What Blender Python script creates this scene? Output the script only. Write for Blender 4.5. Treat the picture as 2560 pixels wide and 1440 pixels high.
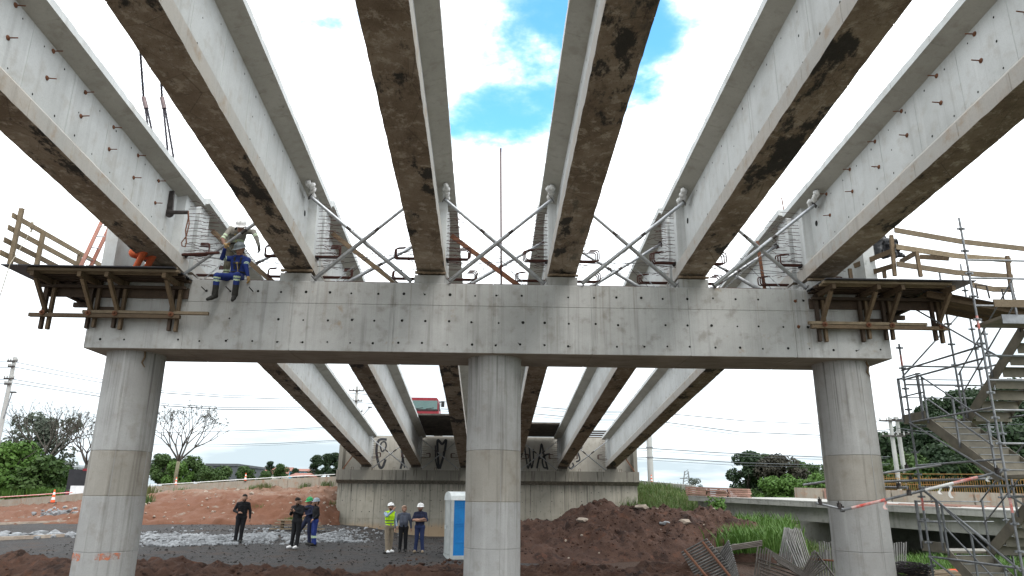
import bpy, bmesh, math, random
import numpy as np
from mathutils import Vector, Matrix, Euler
for o in list(bpy.data.objects): bpy.data.objects.remove(o)
rnd = random.Random(11)
R = math.radians
SC = bpy.context.scene
COL = SC.collection
# ------------------------------------------------------------------ camera
F_PX, PITCH, YAW, ROLL, CAMZ = 1787.8, .2857, .0317, .0077, 2.2
_r0 = Vector((math.cos(YAW), -math.sin(YAW), 0))
_fw = Vector((math.sin(YAW)*math.cos(PITCH), math.cos(YAW)*math.cos(PITCH), math.sin(PITCH)))
_u0 = _r0.cross(_fw)
CR = _r0*math.cos(ROLL) + _u0*math.sin(ROLL)
CU = _u0*math.cos(ROLL) - _r0*math.sin(ROLL)
CAM = Vector((0, 0, CAMZ))
cd = bpy.data.cameras.new('camera'); cam = bpy.data.objects.new('camera', cd); COL.objects.link(cam)
m = Matrix.Identity(4)
for i in range(3):
    m[i][0], m[i][1], m[i][2], m[i][3] = CR[i], CU[i], -_fw[i], CAM[i]
cam.matrix_world = m
cd.sensor_width = 36; cd.lens = 36*F_PX/2560; cd.clip_start = .1; cd.clip_end = 3000
SC.camera = cam
def ray(px, py): return (_fw*F_PX + CR*(px-1280) - CU*(py-720)).normalized()
def at(px, py, Y=None, Z=None):
    """survey helper: where the sight line of a photo point meets the plane y=Y (or z=Z)"""
    d = ray(px, py)
    t = Y/d.y if Y is not None else (Z-CAMZ)/d.z
    return CAM + d*t
# ------------------------------------------------------------------ sky
world = bpy.data.worlds.new('World'); SC.world = world; world.use_nodes = True
SUN_EL, SUN_AZ = R(52), R(150)       # azimuth measured from +Y towards +X
def build_world():
    nt = world.node_tree; nt.nodes.clear(); N = nt.nodes.new; L = nt.links.new
    out = N('ShaderNodeOutputWorld'); bg = N('ShaderNodeBackground'); L(bg.outputs[0], out.inputs[0])
    sky = N('ShaderNodeTexSky'); sky.sky_type = 'NISHITA'; sky.sun_disc = False
    sky.sun_elevation = SUN_EL; sky.sun_rotation = SUN_AZ; sky.air_density = 1.0; sky.dust_density = .3; sky.ozone_density = 3
    tc = N('ShaderNodeTexCoord')
    # cloud sheet: directions projected on a flat layer
    sep = N('ShaderNodeSeparateXYZ'); L(tc.outputs['Generated'], sep.inputs[0])
    zc = N('ShaderNodeMath'); zc.operation = 'MAXIMUM'; L(sep.outputs[2], zc.inputs[0]); zc.inputs[1].default_value = 0
    za = N('ShaderNodeMath'); za.operation = 'ADD'; L(zc.outputs[0], za.inputs[0]); za.inputs[1].default_value = .12
    dv = N('ShaderNodeVectorMath'); dv.operation = 'DIVIDE'; L(tc.outputs['Generated'], dv.inputs[0])
    cb = N('ShaderNodeCombineXYZ'); [L(za.outputs[0], cb.inputs[i]) for i in range(3)]; L(cb.outputs[0], dv.inputs[1])
    n1 = N('ShaderNodeTexNoise'); n1.inputs['Scale'].default_value = 2.6; n1.inputs['Detail'].default_value = 9; n1.inputs['Roughness'].default_value = .6
    L(dv.outputs[0], n1.inputs['Vector'])
    # a thinner spot in the cloud cover, where the blue shows overhead
    acc = None
    for (px, py, rad, amp) in ((1350, 140, .19, .42), (1650, 250, .22, .31), (1215, 300, .14, .30), (830, 80, .14, .32), (1620, 50, .13, .33), (2900, -300, .2, .2), (-300, -500, .2, .2), (1300, -1500, .3, .22), (700, -2600, .3, .2)):
        d = ray(px, py)
        ds = N('ShaderNodeVectorMath'); ds.operation = 'DISTANCE'; L(tc.outputs['Generated'], ds.inputs[0]); ds.inputs[1].default_value = d
        mr = N('ShaderNodeMapRange'); mr.interpolation_type = 'SMOOTHSTEP'; L(ds.outputs['Value'], mr.inputs['Value'])
        mr.inputs['From Min'].default_value = 0; mr.inputs['From Max'].default_value = rad; mr.inputs['To Min'].default_value = amp; mr.inputs['To Max'].default_value = 0
        if acc is None: acc = mr.outputs[0]
        else:
            ad = N('ShaderNodeMath'); ad.operation = 'ADD'; L(acc, ad.inputs[0]); L(mr.outputs[0], ad.inputs[1]); acc = ad.outputs[0]
    gn = N('ShaderNodeMapRange'); gn.clamp = False; L(n1.outputs['Fac'], gn.inputs['Value']); gn.inputs['From Min'].default_value = .3; gn.inputs['From Max'].default_value = .7; gn.inputs['To Min'].default_value = .12; gn.inputs['To Max'].default_value = 1.0
    sb = N('ShaderNodeMath'); sb.operation = 'SUBTRACT'; L(gn.outputs[0], sb.inputs[0]); L(acc, sb.inputs[1])
    hzn = N('ShaderNodeMapRange'); L(sep.outputs[2], hzn.inputs['Value']); hzn.inputs['From Min'].default_value = .15; hzn.inputs['From Max'].default_value = .42; hzn.inputs['To Min'].default_value = .5; hzn.inputs['To Max'].default_value = 0
    sb2 = N('ShaderNodeMath'); sb2.operation = 'ADD'; L(sb.outputs[0], sb2.inputs[0]); L(hzn.outputs[0], sb2.inputs[1]); sb = sb2
    cov = N('ShaderNodeMapRange'); cov.interpolation_type = 'SMOOTHSTEP'; L(sb.outputs[0], cov.inputs['Value'])
    cov.inputs['From Min'].default_value = -.25; cov.inputs['From Max'].default_value = .40; cov.inputs['To Min'].default_value = 0; cov.inputs['To Max'].default_value = 1
    # brightness of the cloud: greyer undersides here and there and towards the horizon
    n2 = N('ShaderNodeTexNoise'); n2.inputs['Scale'].default_value = .8; n2.inputs['Detail'].default_value = 5; L(dv.outputs[0], n2.inputs['Vector'])
    el = N('ShaderNodeMapRange'); L(sep.outputs[2], el.inputs['Value'])
    el.inputs['From Min'].default_value = -.02; el.inputs['From Max'].default_value = .42; el.inputs['To Min'].default_value = 0; el.inputs['To Max'].default_value = 1
    vr = N('ShaderNodeMapRange'); L(n2.outputs['Fac'], vr.inputs['Value']); vr.inputs['From Min'].default_value = .3; vr.inputs['From Max'].default_value = .7
    vr.inputs['To Min'].default_value = -.35; vr.inputs['To Max'].default_value = .35
    a2 = N('ShaderNodeMath'); a2.operation = 'ADD'; a2.use_clamp = True; L(el.outputs[0], a2.inputs[0]); L(vr.outputs[0], a2.inputs[1])
    cc = N('ShaderNodeMix'); cc.data_type = 'RGBA'; L(a2.outputs[0], cc.inputs['Factor'])
    cc.inputs['A'].default_value = (3.6, 4.25, 4.6, 1); cc.inputs['B'].default_value = (12.8, 13.3, 13.7, 1)
    bl = N('ShaderNodeMix'); bl.data_type = 'RGBA'; bl.blend_type = 'MULTIPLY'; bl.inputs['Factor'].default_value = 1
    L(sky.outputs[0], bl.inputs['A']); bl.inputs['B'].default_value = (1.25, 2.25, 2.35, 1)
    pw_ = N('ShaderNodeMath'); pw_.operation = 'POWER'; L(cov.outputs[0], pw_.inputs[0]); pw_.inputs[1].default_value = 3.2
    mx = N('ShaderNodeMix'); mx.data_type = 'RGBA'; L(pw_.outputs[0], mx.inputs['Factor']); L(bl.outputs['Result'], mx.inputs['A']); L(cc.outputs['Result'], mx.inputs['B'])
    L(mx.outputs['Result'], bg.inputs['Color']); bg.inputs['Strength'].default_value = .1
build_world()
# ------------------------------------------------------------------ sun (veiled by cloud) and exposure
sd = bpy.data.lights.new('sun', 'SUN'); sd.energy = .9; sd.angle = R(28); sd.color = (1, .96, .9)
sun = bpy.data.objects.new('sun', sd); COL.objects.link(sun)
sdir = Vector((math.sin(SUN_AZ)*math.cos(SUN_EL), math.cos(SUN_AZ)*math.cos(SUN_EL), math.sin(SUN_EL)))
sun.rotation_euler = (-sdir).to_track_quat('-Z', 'Y').to_euler()
SC.view_settings.view_transform = 'Standard'; SC.view_settings.look = 'None'; SC.view_settings.gamma = 1
SC.view_settings.exposure = 1.05; SC.view_settings.use_curve_mapping = False
SC.render.engine = 'CYCLES'; SC.cycles.max_bounces = 6; SC.cycles.diffuse_bounces = 4

# ------------------------------------------------------------------ materials
MAT = {}
class Sh:
    """small node-graph helper"""
    def __init__(s, name):
        s.m = bpy.data.materials.new(name); s.m.use_nodes = True; s.nt = s.m.node_tree
        s.b = s.nt.nodes['Principled BSDF']; MAT[name] = s.m
        tc = s.n('ShaderNodeTexCoord'); oi = s.n('ShaderNodeObjectInfo')
        mu = s.n('ShaderNodeMath'); mu.operation = 'MULTIPLY'; s.l(oi.outputs['Random'], mu.inputs[0]); mu.inputs[1].default_value = 37.0
        ad = s.n('ShaderNodeVectorMath'); ad.operation = 'ADD'; s.l(tc.outputs['Object'], ad.inputs[0]); s.l(mu.outputs[0], ad.inputs[1])
        s.co = ad.outputs[0]; s.raw = tc.outputs['Object']; s.rand = oi.outputs['Random']
    def n(s, t): return s.nt.nodes.new(t)
    def l(s, a, b): s.nt.links.new(a, b)
    def noise(s, scale, detail=5, rough=.6, stretch=(1, 1, 1), co=None):
        n = s.n('ShaderNodeTexNoise'); n.inputs['Scale'].default_value = scale; n.inputs['Detail'].default_value = detail; n.inputs['Roughness'].default_value = rough
        mp = s.n('ShaderNodeMapping'); mp.inputs['Scale'].default_value = stretch; s.l(co or s.co, mp.inputs['Vector']); s.l(mp.outputs[0], n.inputs['Vector'])
        return n.outputs['Fac']
    def vor(s, scale, feature='F1', out='Distance', stretch=(1, 1, 1)):
        n = s.n('ShaderNodeTexVoronoi'); n.feature = feature; n.inputs['Scale'].default_value = scale
        mp = s.n('ShaderNodeMapping'); mp.inputs['Scale'].default_value = stretch; s.l(s.co, mp.inputs['Vector']); s.l(mp.outputs[0], n.inputs['Vector'])
        return n.outputs[out]
    def ramp(s, v, a, b, lo=0., hi=1., smooth=True):
        r = s.n('ShaderNodeMapRange'); r.interpolation_type = 'SMOOTHSTEP' if smooth else 'LINEAR'
        s.l(v, r.inputs['Value'])
        for k, x in zip(('From Min', 'From Max', 'To Min', 'To Max'), (a, b, lo, hi)): r.inputs[k].default_value = x
        return r.outputs[0]
    def math(s, op, a, b):
        m_ = s.n('ShaderNodeMath'); m_.operation = op
        for i, x in enumerate((a, b)):
            if isinstance(x, (int, float)): m_.inputs[i].default_value = x
            else: s.l(x, m_.inputs[i])
        return m_.outputs[0]
    def mix(s, f, a, b, blend='MIX'):
        n = s.n('ShaderNodeMix'); n.data_type = 'RGBA'; n.blend_type = blend
        for k, x in (('Factor', f), ('A', a), ('B', b)):
            if isinstance(x, (int, float)): n.inputs[k].default_value = x
            elif isinstance(x, tuple): n.inputs[k].default_value = (*x, 1)
            else: s.l(x, n.inputs[k])
        return n.outputs['Result']
    def fin(s, col, rough=.85, bump=None, dist=.01, strength=.5, metal=0., spec=.3):
        if isinstance(col, tuple): s.b.inputs['Base Color'].default_value = (*col, 1)
        else: s.l(col, s.b.inputs['Base Color'])
        if isinstance(rough, (int, float)): s.b.inputs['Roughness'].default_value = rough
        else: s.l(rough, s.b.inputs['Roughness'])
        s.b.inputs['Metallic'].default_value = metal; s.b.inputs['Specular IOR Level'].default_value = spec
        if bump is not None:
            bp = s.n('ShaderNodeBump'); bp.inputs['Distance'].default_value = dist; bp.inputs['Strength'].default_value = strength
            s.l(bump, bp.inputs['Height']); s.l(bp.outputs[0], s.b.inputs['Normal'])
        return s.m
def concrete(name, c1, c2, stain, amt=.5, streak=.35, grime=None, board=0., tide=None, drip=None):
    s = Sh(name)
    big = s.noise(.55, 6, .65); mid = s.noise(3.1, 6, .6); fine = s.noise(38, 4, .7); st = s.noise(2.2, 5, .65, (3, 3, .10))
    c = s.mix(s.ramp(big, .3, .7), c1, c2)
    c = s.mix(s.math('MULTIPLY', s.ramp(mid, .5, .72), amt), c, stain)
    c = s.mix(s.math('MULTIPLY', s.ramp(st, .52, .74), streak), c, tuple(x*.45 for x in stain))
    st2 = s.noise(1.3, 4, .6, (5, 5, .2))
    c = s.mix(s.math('MULTIPLY', s.ramp(st2, .56, .72), streak*.6), c, tuple(min(1, x*1.35) for x in c1))
    if grime: c = s.mix(s.ramp(s.noise(1.6, 8, .72), grime[1], grime[1]+.12), c, grime[0])
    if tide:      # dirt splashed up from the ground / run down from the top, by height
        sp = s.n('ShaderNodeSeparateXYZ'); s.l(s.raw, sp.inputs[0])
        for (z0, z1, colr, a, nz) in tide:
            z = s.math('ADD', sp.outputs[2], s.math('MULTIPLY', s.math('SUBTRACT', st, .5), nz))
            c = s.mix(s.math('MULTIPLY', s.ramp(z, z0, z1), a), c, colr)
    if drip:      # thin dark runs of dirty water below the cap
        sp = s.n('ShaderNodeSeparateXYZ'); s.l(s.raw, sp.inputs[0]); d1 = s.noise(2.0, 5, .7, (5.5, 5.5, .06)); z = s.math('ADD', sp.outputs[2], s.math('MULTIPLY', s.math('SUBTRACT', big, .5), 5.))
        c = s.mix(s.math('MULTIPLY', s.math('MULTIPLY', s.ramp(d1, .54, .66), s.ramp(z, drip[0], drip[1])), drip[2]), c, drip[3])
    c = s.mix(s.math('MULTIPLY', s.ramp(fine, .42, .75), .25), c, tuple(x*.5 for x in c1))
    pores = s.ramp(s.vor(30), .0, .12)
    pm = s.math('MULTIPLY', s.math('SUBTRACT', 1., pores), s.ramp(s.noise(2.0), .5, .62))
    c = s.mix(s.math('MULTIPLY', pm, .6), c, tuple(x*.3 for x in c1))
    h = s.math('ADD', s.math('MULTIPLY', fine, .35), s.math('MULTIPLY', mid, .6))
    if board: h = s.math('ADD', h, s.math('MULTIPLY', s.noise(1.0, 2, .5, (.2, 14, 14)), board))
    return s.fin(c, .82, h, .012, .55)
G1, G2, GS = (.415, .42, .405), (.31, .315, .30), (.25, .235, .205)
concrete('cap_concrete', (.44, .44, .43), (.32, .32, .308), (.225, .21, .185), .7, .4, ((.30, .245, .185), .60), drip=(4.2, 7.2, .35, (.20, .165, .125)))
concrete('girder_concrete', (.56, .575, .57), (.44, .45, .44), (.37, .345, .305), .5, .25, ((.30, .32, .31), .66))
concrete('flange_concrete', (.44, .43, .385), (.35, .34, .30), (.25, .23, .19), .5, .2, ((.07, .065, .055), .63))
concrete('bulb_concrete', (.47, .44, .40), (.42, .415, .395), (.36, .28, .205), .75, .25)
concrete('column_concrete', (.37, .37, .36), (.28, .275, .265), (.22, .20, .17), .5, .5, None, drip=(2.8, 5.0, .75, (.085, .08, .075)))
concrete('column_concrete_tan', (.33, .31, .275), (.25, .235, .205), (.20, .17, .135), .6, .6, None)
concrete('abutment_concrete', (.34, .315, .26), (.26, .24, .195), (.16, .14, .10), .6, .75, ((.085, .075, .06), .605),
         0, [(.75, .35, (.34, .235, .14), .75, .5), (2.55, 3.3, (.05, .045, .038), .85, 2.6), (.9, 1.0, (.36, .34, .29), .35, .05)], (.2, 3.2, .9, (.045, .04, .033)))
concrete('backwall_concrete', (.40, .375, .33), (.31, .29, .25), (.22, .20, .165), .5, .3)
concrete('old_concrete', (.36, .35, .32), (.25, .245, .23), (.16, .15, .13), .6, .5)
concrete('barrier_concrete', (.32, .285, .235), (.25, .215, .17), (.30, .16, .09), .7, .5)
concrete('pole_concrete', (.42, .42, .40), (.34, .34, .33), (.3, .29, .27), .3, .2)
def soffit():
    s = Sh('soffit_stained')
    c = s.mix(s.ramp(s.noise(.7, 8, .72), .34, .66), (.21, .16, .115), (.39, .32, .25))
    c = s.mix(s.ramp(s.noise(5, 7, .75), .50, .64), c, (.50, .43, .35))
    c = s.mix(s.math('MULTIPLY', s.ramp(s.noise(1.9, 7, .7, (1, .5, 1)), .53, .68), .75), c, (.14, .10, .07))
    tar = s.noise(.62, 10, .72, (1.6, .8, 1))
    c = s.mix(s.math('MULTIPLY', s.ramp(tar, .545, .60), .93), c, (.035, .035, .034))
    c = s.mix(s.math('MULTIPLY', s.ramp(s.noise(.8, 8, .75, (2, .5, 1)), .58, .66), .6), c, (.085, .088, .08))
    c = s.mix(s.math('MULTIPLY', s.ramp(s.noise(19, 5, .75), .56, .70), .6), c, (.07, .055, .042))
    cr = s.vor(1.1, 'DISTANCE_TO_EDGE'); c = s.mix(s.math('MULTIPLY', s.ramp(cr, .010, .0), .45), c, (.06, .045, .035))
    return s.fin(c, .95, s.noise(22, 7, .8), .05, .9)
soffit()
def soffit2():
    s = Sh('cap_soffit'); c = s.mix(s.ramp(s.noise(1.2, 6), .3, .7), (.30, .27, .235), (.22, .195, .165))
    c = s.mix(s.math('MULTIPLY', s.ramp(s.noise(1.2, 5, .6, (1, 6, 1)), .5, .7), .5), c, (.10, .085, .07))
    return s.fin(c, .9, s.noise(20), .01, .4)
soffit2()
def simple(name, c1, c2=None, rough=.8, scale=6, bump=.004, metal=0., stretch=(1, 1, 1), spec=.3, hue=0.):
    s = Sh(name); c2 = c2 or tuple(x*.75 for x in c1)
    nz = s.noise(scale, 5, .6, stretch); c = s.mix(s.ramp(nz, .3, .7), c1, c2)
    if hue: c = s.mix(s.math('MULTIPLY', s.rand, hue), c, tuple(x*.45 for x in c2))
    c = s.mix(s.math('MULTIPLY', s.ramp(s.noise(scale*7, 4, .7), .5, .75), .25), c, tuple(x*.55 for x in c1))
    return s.fin(c, rough, nz if bump else None, bump, .5, metal, spec)
def wood(name, c1, c2, c3):
    s = Sh(name); g = s.noise(5, 6, .65, (1, 1, 1)); g2 = s.noise(30, 4, .6, (1, 1, 1))
    c = s.mix(s.ramp(g, .3, .7), c1, c2); c = s.mix(s.math('MULTIPLY', s.ramp(g2, .45, .7), .45), c, c3)
    c = s.mix(s.math('MULTIPLY', s.rand, .6), c, c3)
    return s.fin(c, .85, g2, .004, .5)
wood('timber', (.19, .135, .082), (.135, .095, .058), (.06, .042, .028))
wood('timber_dark', (.085, .058, .04), (.06, .042, .03), (.03, .022, .017))
wood('timber_pale', (.28, .22, .145), (.20, .155, .10), (.09, .068, .047))
simple('film_plywood', (.012, .013, .018), (.02, .02, .026), .35, 3)
simple('galvanised', (.40, .41, .42), (.27, .28, .29), .42, 9, .002, .75)
simple('scaffold_steel', (.26, .27, .28), (.16, .165, .175), .5, 6, .002, .6)
simple('stair_steel', (.25, .225, .175), (.17, .155, .125), .6, 4, .003, .2)
simple('dark_steel', (.075, .065, .06), (.04, .035, .034), .55, 8, .003, .5)
simple('rust_bar', (.085, .032, .024), (.05, .022, .018), .8, 20, .003, .2)
simple('rust_plate', (.20, .085, .045), (.11, .05, .03), .85, 25, .004, .1)
simple('old_bar', (.165, .145, .125), (.095, .08, .068), .6, 5, .003, .25, hue=.5)
simple('pale_bar', (.25, .245, .235), (.145, .14, .13), .5, 5, .003, .5, hue=.4)
simple('wire_dark', (.05, .04, .04), (.03, .026, .026), .6, 20, 0, .3)
simple('power_cable', (.09, .10, .11), (.07, .075, .08), .6, 4, 0)
simple('cable', (.045, .04, .048), (.025, .023, .03), .5, 60, .004, .4)
simple('ferrule', (.16, .12, .12), (.11, .085, .085), .5, 10, .002, .5)
simple('foam_white', (.72, .72, .70), (.5, .5, .49), .8, 14, .02)
simple('hole_black', (.012, .011, .01), None, .95, 5, 0)
simple('bearing_rubber', (.05, .045, .04), (.10, .08, .06), .8, 9)
simple('grout', (.26, .20, .14), (.17, .125, .085), .9, 14, .02)
simple('ladder_red', (.30, .12, .08), (.22, .10, .075), .6, 8)
simple('rope', (.42, .38, .30), (.3, .27, .21), .9, 40)
simple('tape_red', (.62, .10, .08), (.65, .5, .47), .6, 7)
simple('plastic_black', (.018, .018, .02), (.03, .03, .033), .3, 5, .05, 0, (1, 1, 1), .5)
simple('toilet_blue', (.012, .20, .52), (.01, .16, .44), .4, 2, .003)
simple('toilet_grey', (.46, .48, .47), (.36, .38, .37), .5, 4, .003)
simple('roof_white', (.66, .70, .70), (.5, .53, .53), .45, 3, .003)
simple('truck_red', (.24, .018, .028), (.17, .015, .022), .35, 3, 0)
simple('black_rubber', (.02, .02, .02), None, .7, 12)
simple('truck_white', (.72, .73, .74), (.6, .61, .62), .4, 2, 0)
simple('truck_box', (.016, .017, .02), (.024, .024, .028), .45, 2, 0)
simple('cone_orange', (.80, .12, .03), (.62, .09, .03), .6, 5, 0)
simple('white_band', (.75, .75, .73), None, .6, 5, 0)
simple('stone_grey', (.27, .28, .29), (.13, .135, .14), .9, 1.2, .02)
simple('stone_tan', (.40, .34, .28), (.25, .2, .16), .9, 4, .02, hue=.4)
simple('brick_pink', (.42, .25, .20), (.30, .17, .13), .85, 3, .01, hue=.6)
simple('paint_black', (.02, .022, .026), (.045, .045, .05), .7, 6, 0)
simple('bark_pale', (.20, .185, .12), (.12, .11, .075), .9, 5, .02)
simple('bark_dark', (.075, .065, .055), (.045, .04, .033), .9, 5, .02)
simple('far_building', (.42, .44, .47), (.35, .37, .40), .8, 1, 0)
simple('far_blue', (.04, .12, .35), (.03, .10, .28), .6, 1, 0)
simple('far_dark', (.10, .105, .115), (.07, .075, .085), .8, .5, .01)
simple('roof_tile', (.26, .11, .08), (.18, .08, .06), .8, 2, .01)
simple('house_wall', (.52, .50, .46), (.42, .40, .37), .8, 1, 0)
simple('far_cyan', (.15, .40, .55), (.12, .34, .48), .7, 1, 0)
s = Sh('glass'); s.fin((.05, .11, .10), .06, None, spec=.9)
s = Sh('window_dark'); s.fin((.03, .04, .05), .15, None, spec=.7)
def leafmat(name, a, b, c):
    s = Sh(name); f = s.ramp(s.noise(.55, 4, .6), .35, .65); f2 = s.ramp(s.noise(9, 2, .5), .35, .65)
    col = s.mix(f, a, b); col = s.mix(s.math('MULTIPLY', f2, .5), col, c)
    s.fin(col, .6, None, spec=.25)
    tr = s.n('ShaderNodeBsdfTranslucent'); s.l(col, tr.inputs[0]); mx = s.n('ShaderNodeMixShader'); mx.inputs[0].default_value = .25
    s.l(s.b.outputs[0], mx.inputs[1]); s.l(tr.outputs[0], mx.inputs[2]); s.l(mx.outputs[0], s.nt.nodes['Material Output'].inputs[0])
leafmat('leaf_mid', (.03, .068, .016), (.052, .095, .024), (.075, .115, .035))
leafmat('leaf_dark', (.014, .032, .014), (.026, .05, .02), (.04, .062, .026))
leafmat('leaf_grey', (.06, .075, .055), (.085, .10, .075), (.10, .12, .09))
leafmat('leaf_bright', (.055, .125, .02), (.08, .16, .03), (.11, .18, .045))
leafmat('leaf_plum', (.035, .03, .025), (.055, .045, .035), (.05, .06, .03))
leafmat('grass', (.045, .09, .018), (.075, .125, .03), (.11, .14, .05))
leafmat('grass_dry', (.10, .11, .04), (.14, .135, .06), (.07, .10, .03))
# people
for nm, c in dict(skin=(.36, .21, .15), skin_dark=(.20, .115, .08), hair=(.015, .012, .01), black_cloth=(.008, .008, .010), navy=(.018, .022, .05), jean=(.022, .034, .095),
                  royal=(.018, .036, .175), khaki=(.25, .205, .15), slate=(.075, .085, .115), hiviz=(.50, .82, .02), reflect=(.50, .62, .42), olive=(.135, .125, .09),
                  worker_grey=(.22, .205, .175), blue_shirt=(.28, .36, .46), orange_cloth=(.62, .13, .05), white_shoe=(.8, .8, .8), tan_shoe=(.30, .24, .17), boot=(.03, .029, .026),
                  sole=(.12, .10, .08), glove_tan=(.42, .28, .13), glove_grey=(.07, .065, .06), helmet_white=(.82, .82, .81), helmet_grey=(.14, .16, .17), helmet_green=(.02, .30, .09),
                  helmet_silver=(.26, .30, .34), strap=(.03, .03, .025), strap_tan=(.26, .20, .09), cap_tan=(.40, .27, .20), phone=(.03, .02, .02), eye=(.01, .01, .01), lip=(.22, .09, .07)).items():
    simple(nm, c, tuple(x*.8 for x in c), .45 if 'helmet' in nm else .85, 14, .004 if 'helmet' not in nm else 0)

# ------------------------------------------------------------------ mesh helpers
class MB:
    def __init__(s): s.v = []; s.f = []; s.mi = []; s.cur = 0
    def add(s, vs, fs):
        o = len(s.v); s.v += [tuple(v) for v in vs]; s.f += [tuple(i+o for i in f) for f in fs]; s.mi += [s.cur]*len(fs); return s
    def box(s, c, d, rot=None):
        hx, hy, hz = d[0]/2, d[1]/2, d[2]/2; c = Vector(c)
        vs = [Vector((x*hx, y*hy, z*hz)) for x in (-1, 1) for y in (-1, 1) for z in (-1, 1)]
        if rot is not None: vs = [rot @ v for v in vs]
        return s.add([v+c for v in vs], [(0, 1, 3, 2), (4, 6, 7, 5), (0, 4, 5, 1), (2, 3, 7, 6), (0, 2, 6, 4), (1, 5, 7, 3)])
    def bx(s, x0, x1, y0, y1, z0, z1): return s.box(((x0+x1)/2, (y0+y1)/2, (z0+z1)/2), (x1-x0, y1-y0, z1-z0))
    def bar(s, a, b, w, h, up=(0, 0, 1)):
        """rectangular bar from a to b; w across, h along 'up'"""
        a, b = Vector(a), Vector(b); t = (b-a).normalized(); u = Vector(up); sx = t.cross(u)
        if sx.length < 1e-4: sx = t.cross(Vector((0, 1, 0)))
        sx.normalize(); u = sx.cross(t)
        vs = [p + sx*(i*w/2) + u*(j*h/2) for p in (a, b) for i, j in ((-1, -1), (1, -1), (1, 1), (-1, 1))]
        return s.add(vs, [(3, 2, 1, 0), (4, 5, 6, 7), (0, 1, 5, 4), (1, 2, 6, 5), (2, 3, 7, 6), (3, 0, 4, 7)])
    def tube(s, pts, r, n=8, caps=True):
        pts = [Vector(p) for p in pts]; rs = r if isinstance(r, (list, tuple)) else [r]*len(pts)
        rings = []; pu = None
        for i, p in enumerate(pts):
            t = (pts[min(i+1, len(pts)-1)] - pts[max(i-1, 0)]).normalized()
            if pu is None:
                pu = t.cross(Vector((0, 0, 1)))
                if pu.length < .05: pu = t.cross(Vector((1, 0, 0)))
            pu = (pu - t*pu.dot(t)).normalized(); w = t.cross(pu)
            rings.append([p + (pu*math.cos(k*2*math.pi/n) + w*math.sin(k*2*math.pi/n))*rs[i] for k in range(n)])
        vs = [v for rg in rings for v in rg]; fs = []
        for i in range(len(pts)-1):
            for k in range(n):
                k2 = (k+1) % n; fs.append((i*n+k, i*n+k2, (i+1)*n+k2, (i+1)*n+k))
        if caps: fs += [tuple(range(n-1, -1, -1)), tuple((len(pts)-1)*n+k for k in range(n))]
        return s.add(vs, fs)
    def lathe(s, prof, n=24, c=(0, 0, 0)):
        c = Vector(c); vs = [c + Vector((r*math.cos(2*math.pi*k/n), r*math.sin(2*math.pi*k/n), z)) for r, z in prof for k in range(n)]
        fs = [(i*n+k, i*n+(k+1) % n, (i+1)*n+(k+1) % n, (i+1)*n+k) for i in range(len(prof)-1) for k in range(n)]
        return s.add(vs, fs + [tuple(range(n-1, -1, -1)), tuple((len(prof)-1)*n+k for k in range(n))])
    def loft(s, secs, mats=None):
        """closed rings of equal count joined end to end; mats = material index per ring edge"""
        n = len(secs[0]); o = len(s.v); s.v += [tuple(v) for sc in secs for v in sc]
        for i in range(len(secs)-1):
            for k in range(n):
                k2 = (k+1) % n; s.f.append((o+(i+1)*n+k, o+(i+1)*n+k2, o+i*n+k2, o+i*n+k)); s.mi.append(mats[k] if mats else s.cur)
        s.f.append(tuple(o+k for k in range(n))); s.mi.append(s.cur); s.f.append(tuple(o+(len(secs)-1)*n+k for k in range(n-1, -1, -1))); s.mi.append(s.cur)
        return s
    def blob(s, c, r, n=2, jit=.25, sq=(1, 1, 1), rg=rnd):
        bm = bmesh.new(); bmesh.ops.create_icosphere(bm, subdivisions=n, radius=1)
        vs = [Vector((v.co.x*sq[0], v.co.y*sq[1], v.co.z*sq[2]))*(r*(1+rg.uniform(-jit, jit))) + Vector(c) for v in bm.verts]
        fs = [tuple(v.index for v in f.verts) for f in bm.faces]; bm.free(); return s.add(vs, fs)
    def mesh(s, name, mats, off=(0, 0, 0), smooth=False):
        me = bpy.data.meshes.new(name); o = Vector(off)
        me.from_pydata([Vector(v)-o for v in s.v], [], s.f); me.validate()
        for mm in (mats if isinstance(mats, (list, tuple)) else [mats]): me.materials.append(MAT[mm])
        if len(me.polygons) == len(s.mi): me.polygons.foreach_set('material_index', s.mi)
        if smooth:
            me.polygons.foreach_set('use_smooth', [True]*len(me.polygons))
            if smooth != 'all':
                bm = bmesh.new(); bm.from_mesh(me)
                for e in bm.edges:
                    if len(e.link_faces) == 2 and e.calc_face_angle(0) > R(38): e.smooth = False
                bm.to_mesh(me); bm.free()
        me.update(); return me
    def build(s, name, mats, parent=None, smooth=False):
        o = bpy.data.objects.new(name, s.mesh(name, mats, wloc(parent), smooth)); COL.objects.link(o)
        if parent is not None: o.parent = parent
        return o
def wloc(p):
    v = Vector((0, 0, 0))
    while p is not None: v = v + p.location; p = p.parent
    return v
def tag(o, label=None, cat=None, group=None, kind=None):
    if label: o['label'] = label
    if cat: o['category'] = cat
    if group: o['group'] = group
    if kind: o['kind'] = kind
    return o
def thing(name, loc, label, cat, group=None):
    o = bpy.data.objects.new(name, None); COL.objects.link(o); o.location = loc; o.empty_display_size = .2
    return tag(o, label, cat, group)
def single(name, mb, mats, base, label, cat, group=None, smooth=False):
    """a thing that is one mesh, with its origin at its base"""
    o = bpy.data.objects.new(name, mb.mesh(name, mats, base, smooth)); COL.objects.link(o); o.location = base
    return tag(o, label, cat, group)
def inst(name, me, parent, loc, rot=(0, 0, 0), scale=(1, 1, 1)):
    o = bpy.data.objects.new(name, me); COL.objects.link(o); o.parent = parent
    o.location = Vector(loc) - wloc(parent); o.rotation_euler = rot; o.scale = scale; return o
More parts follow.
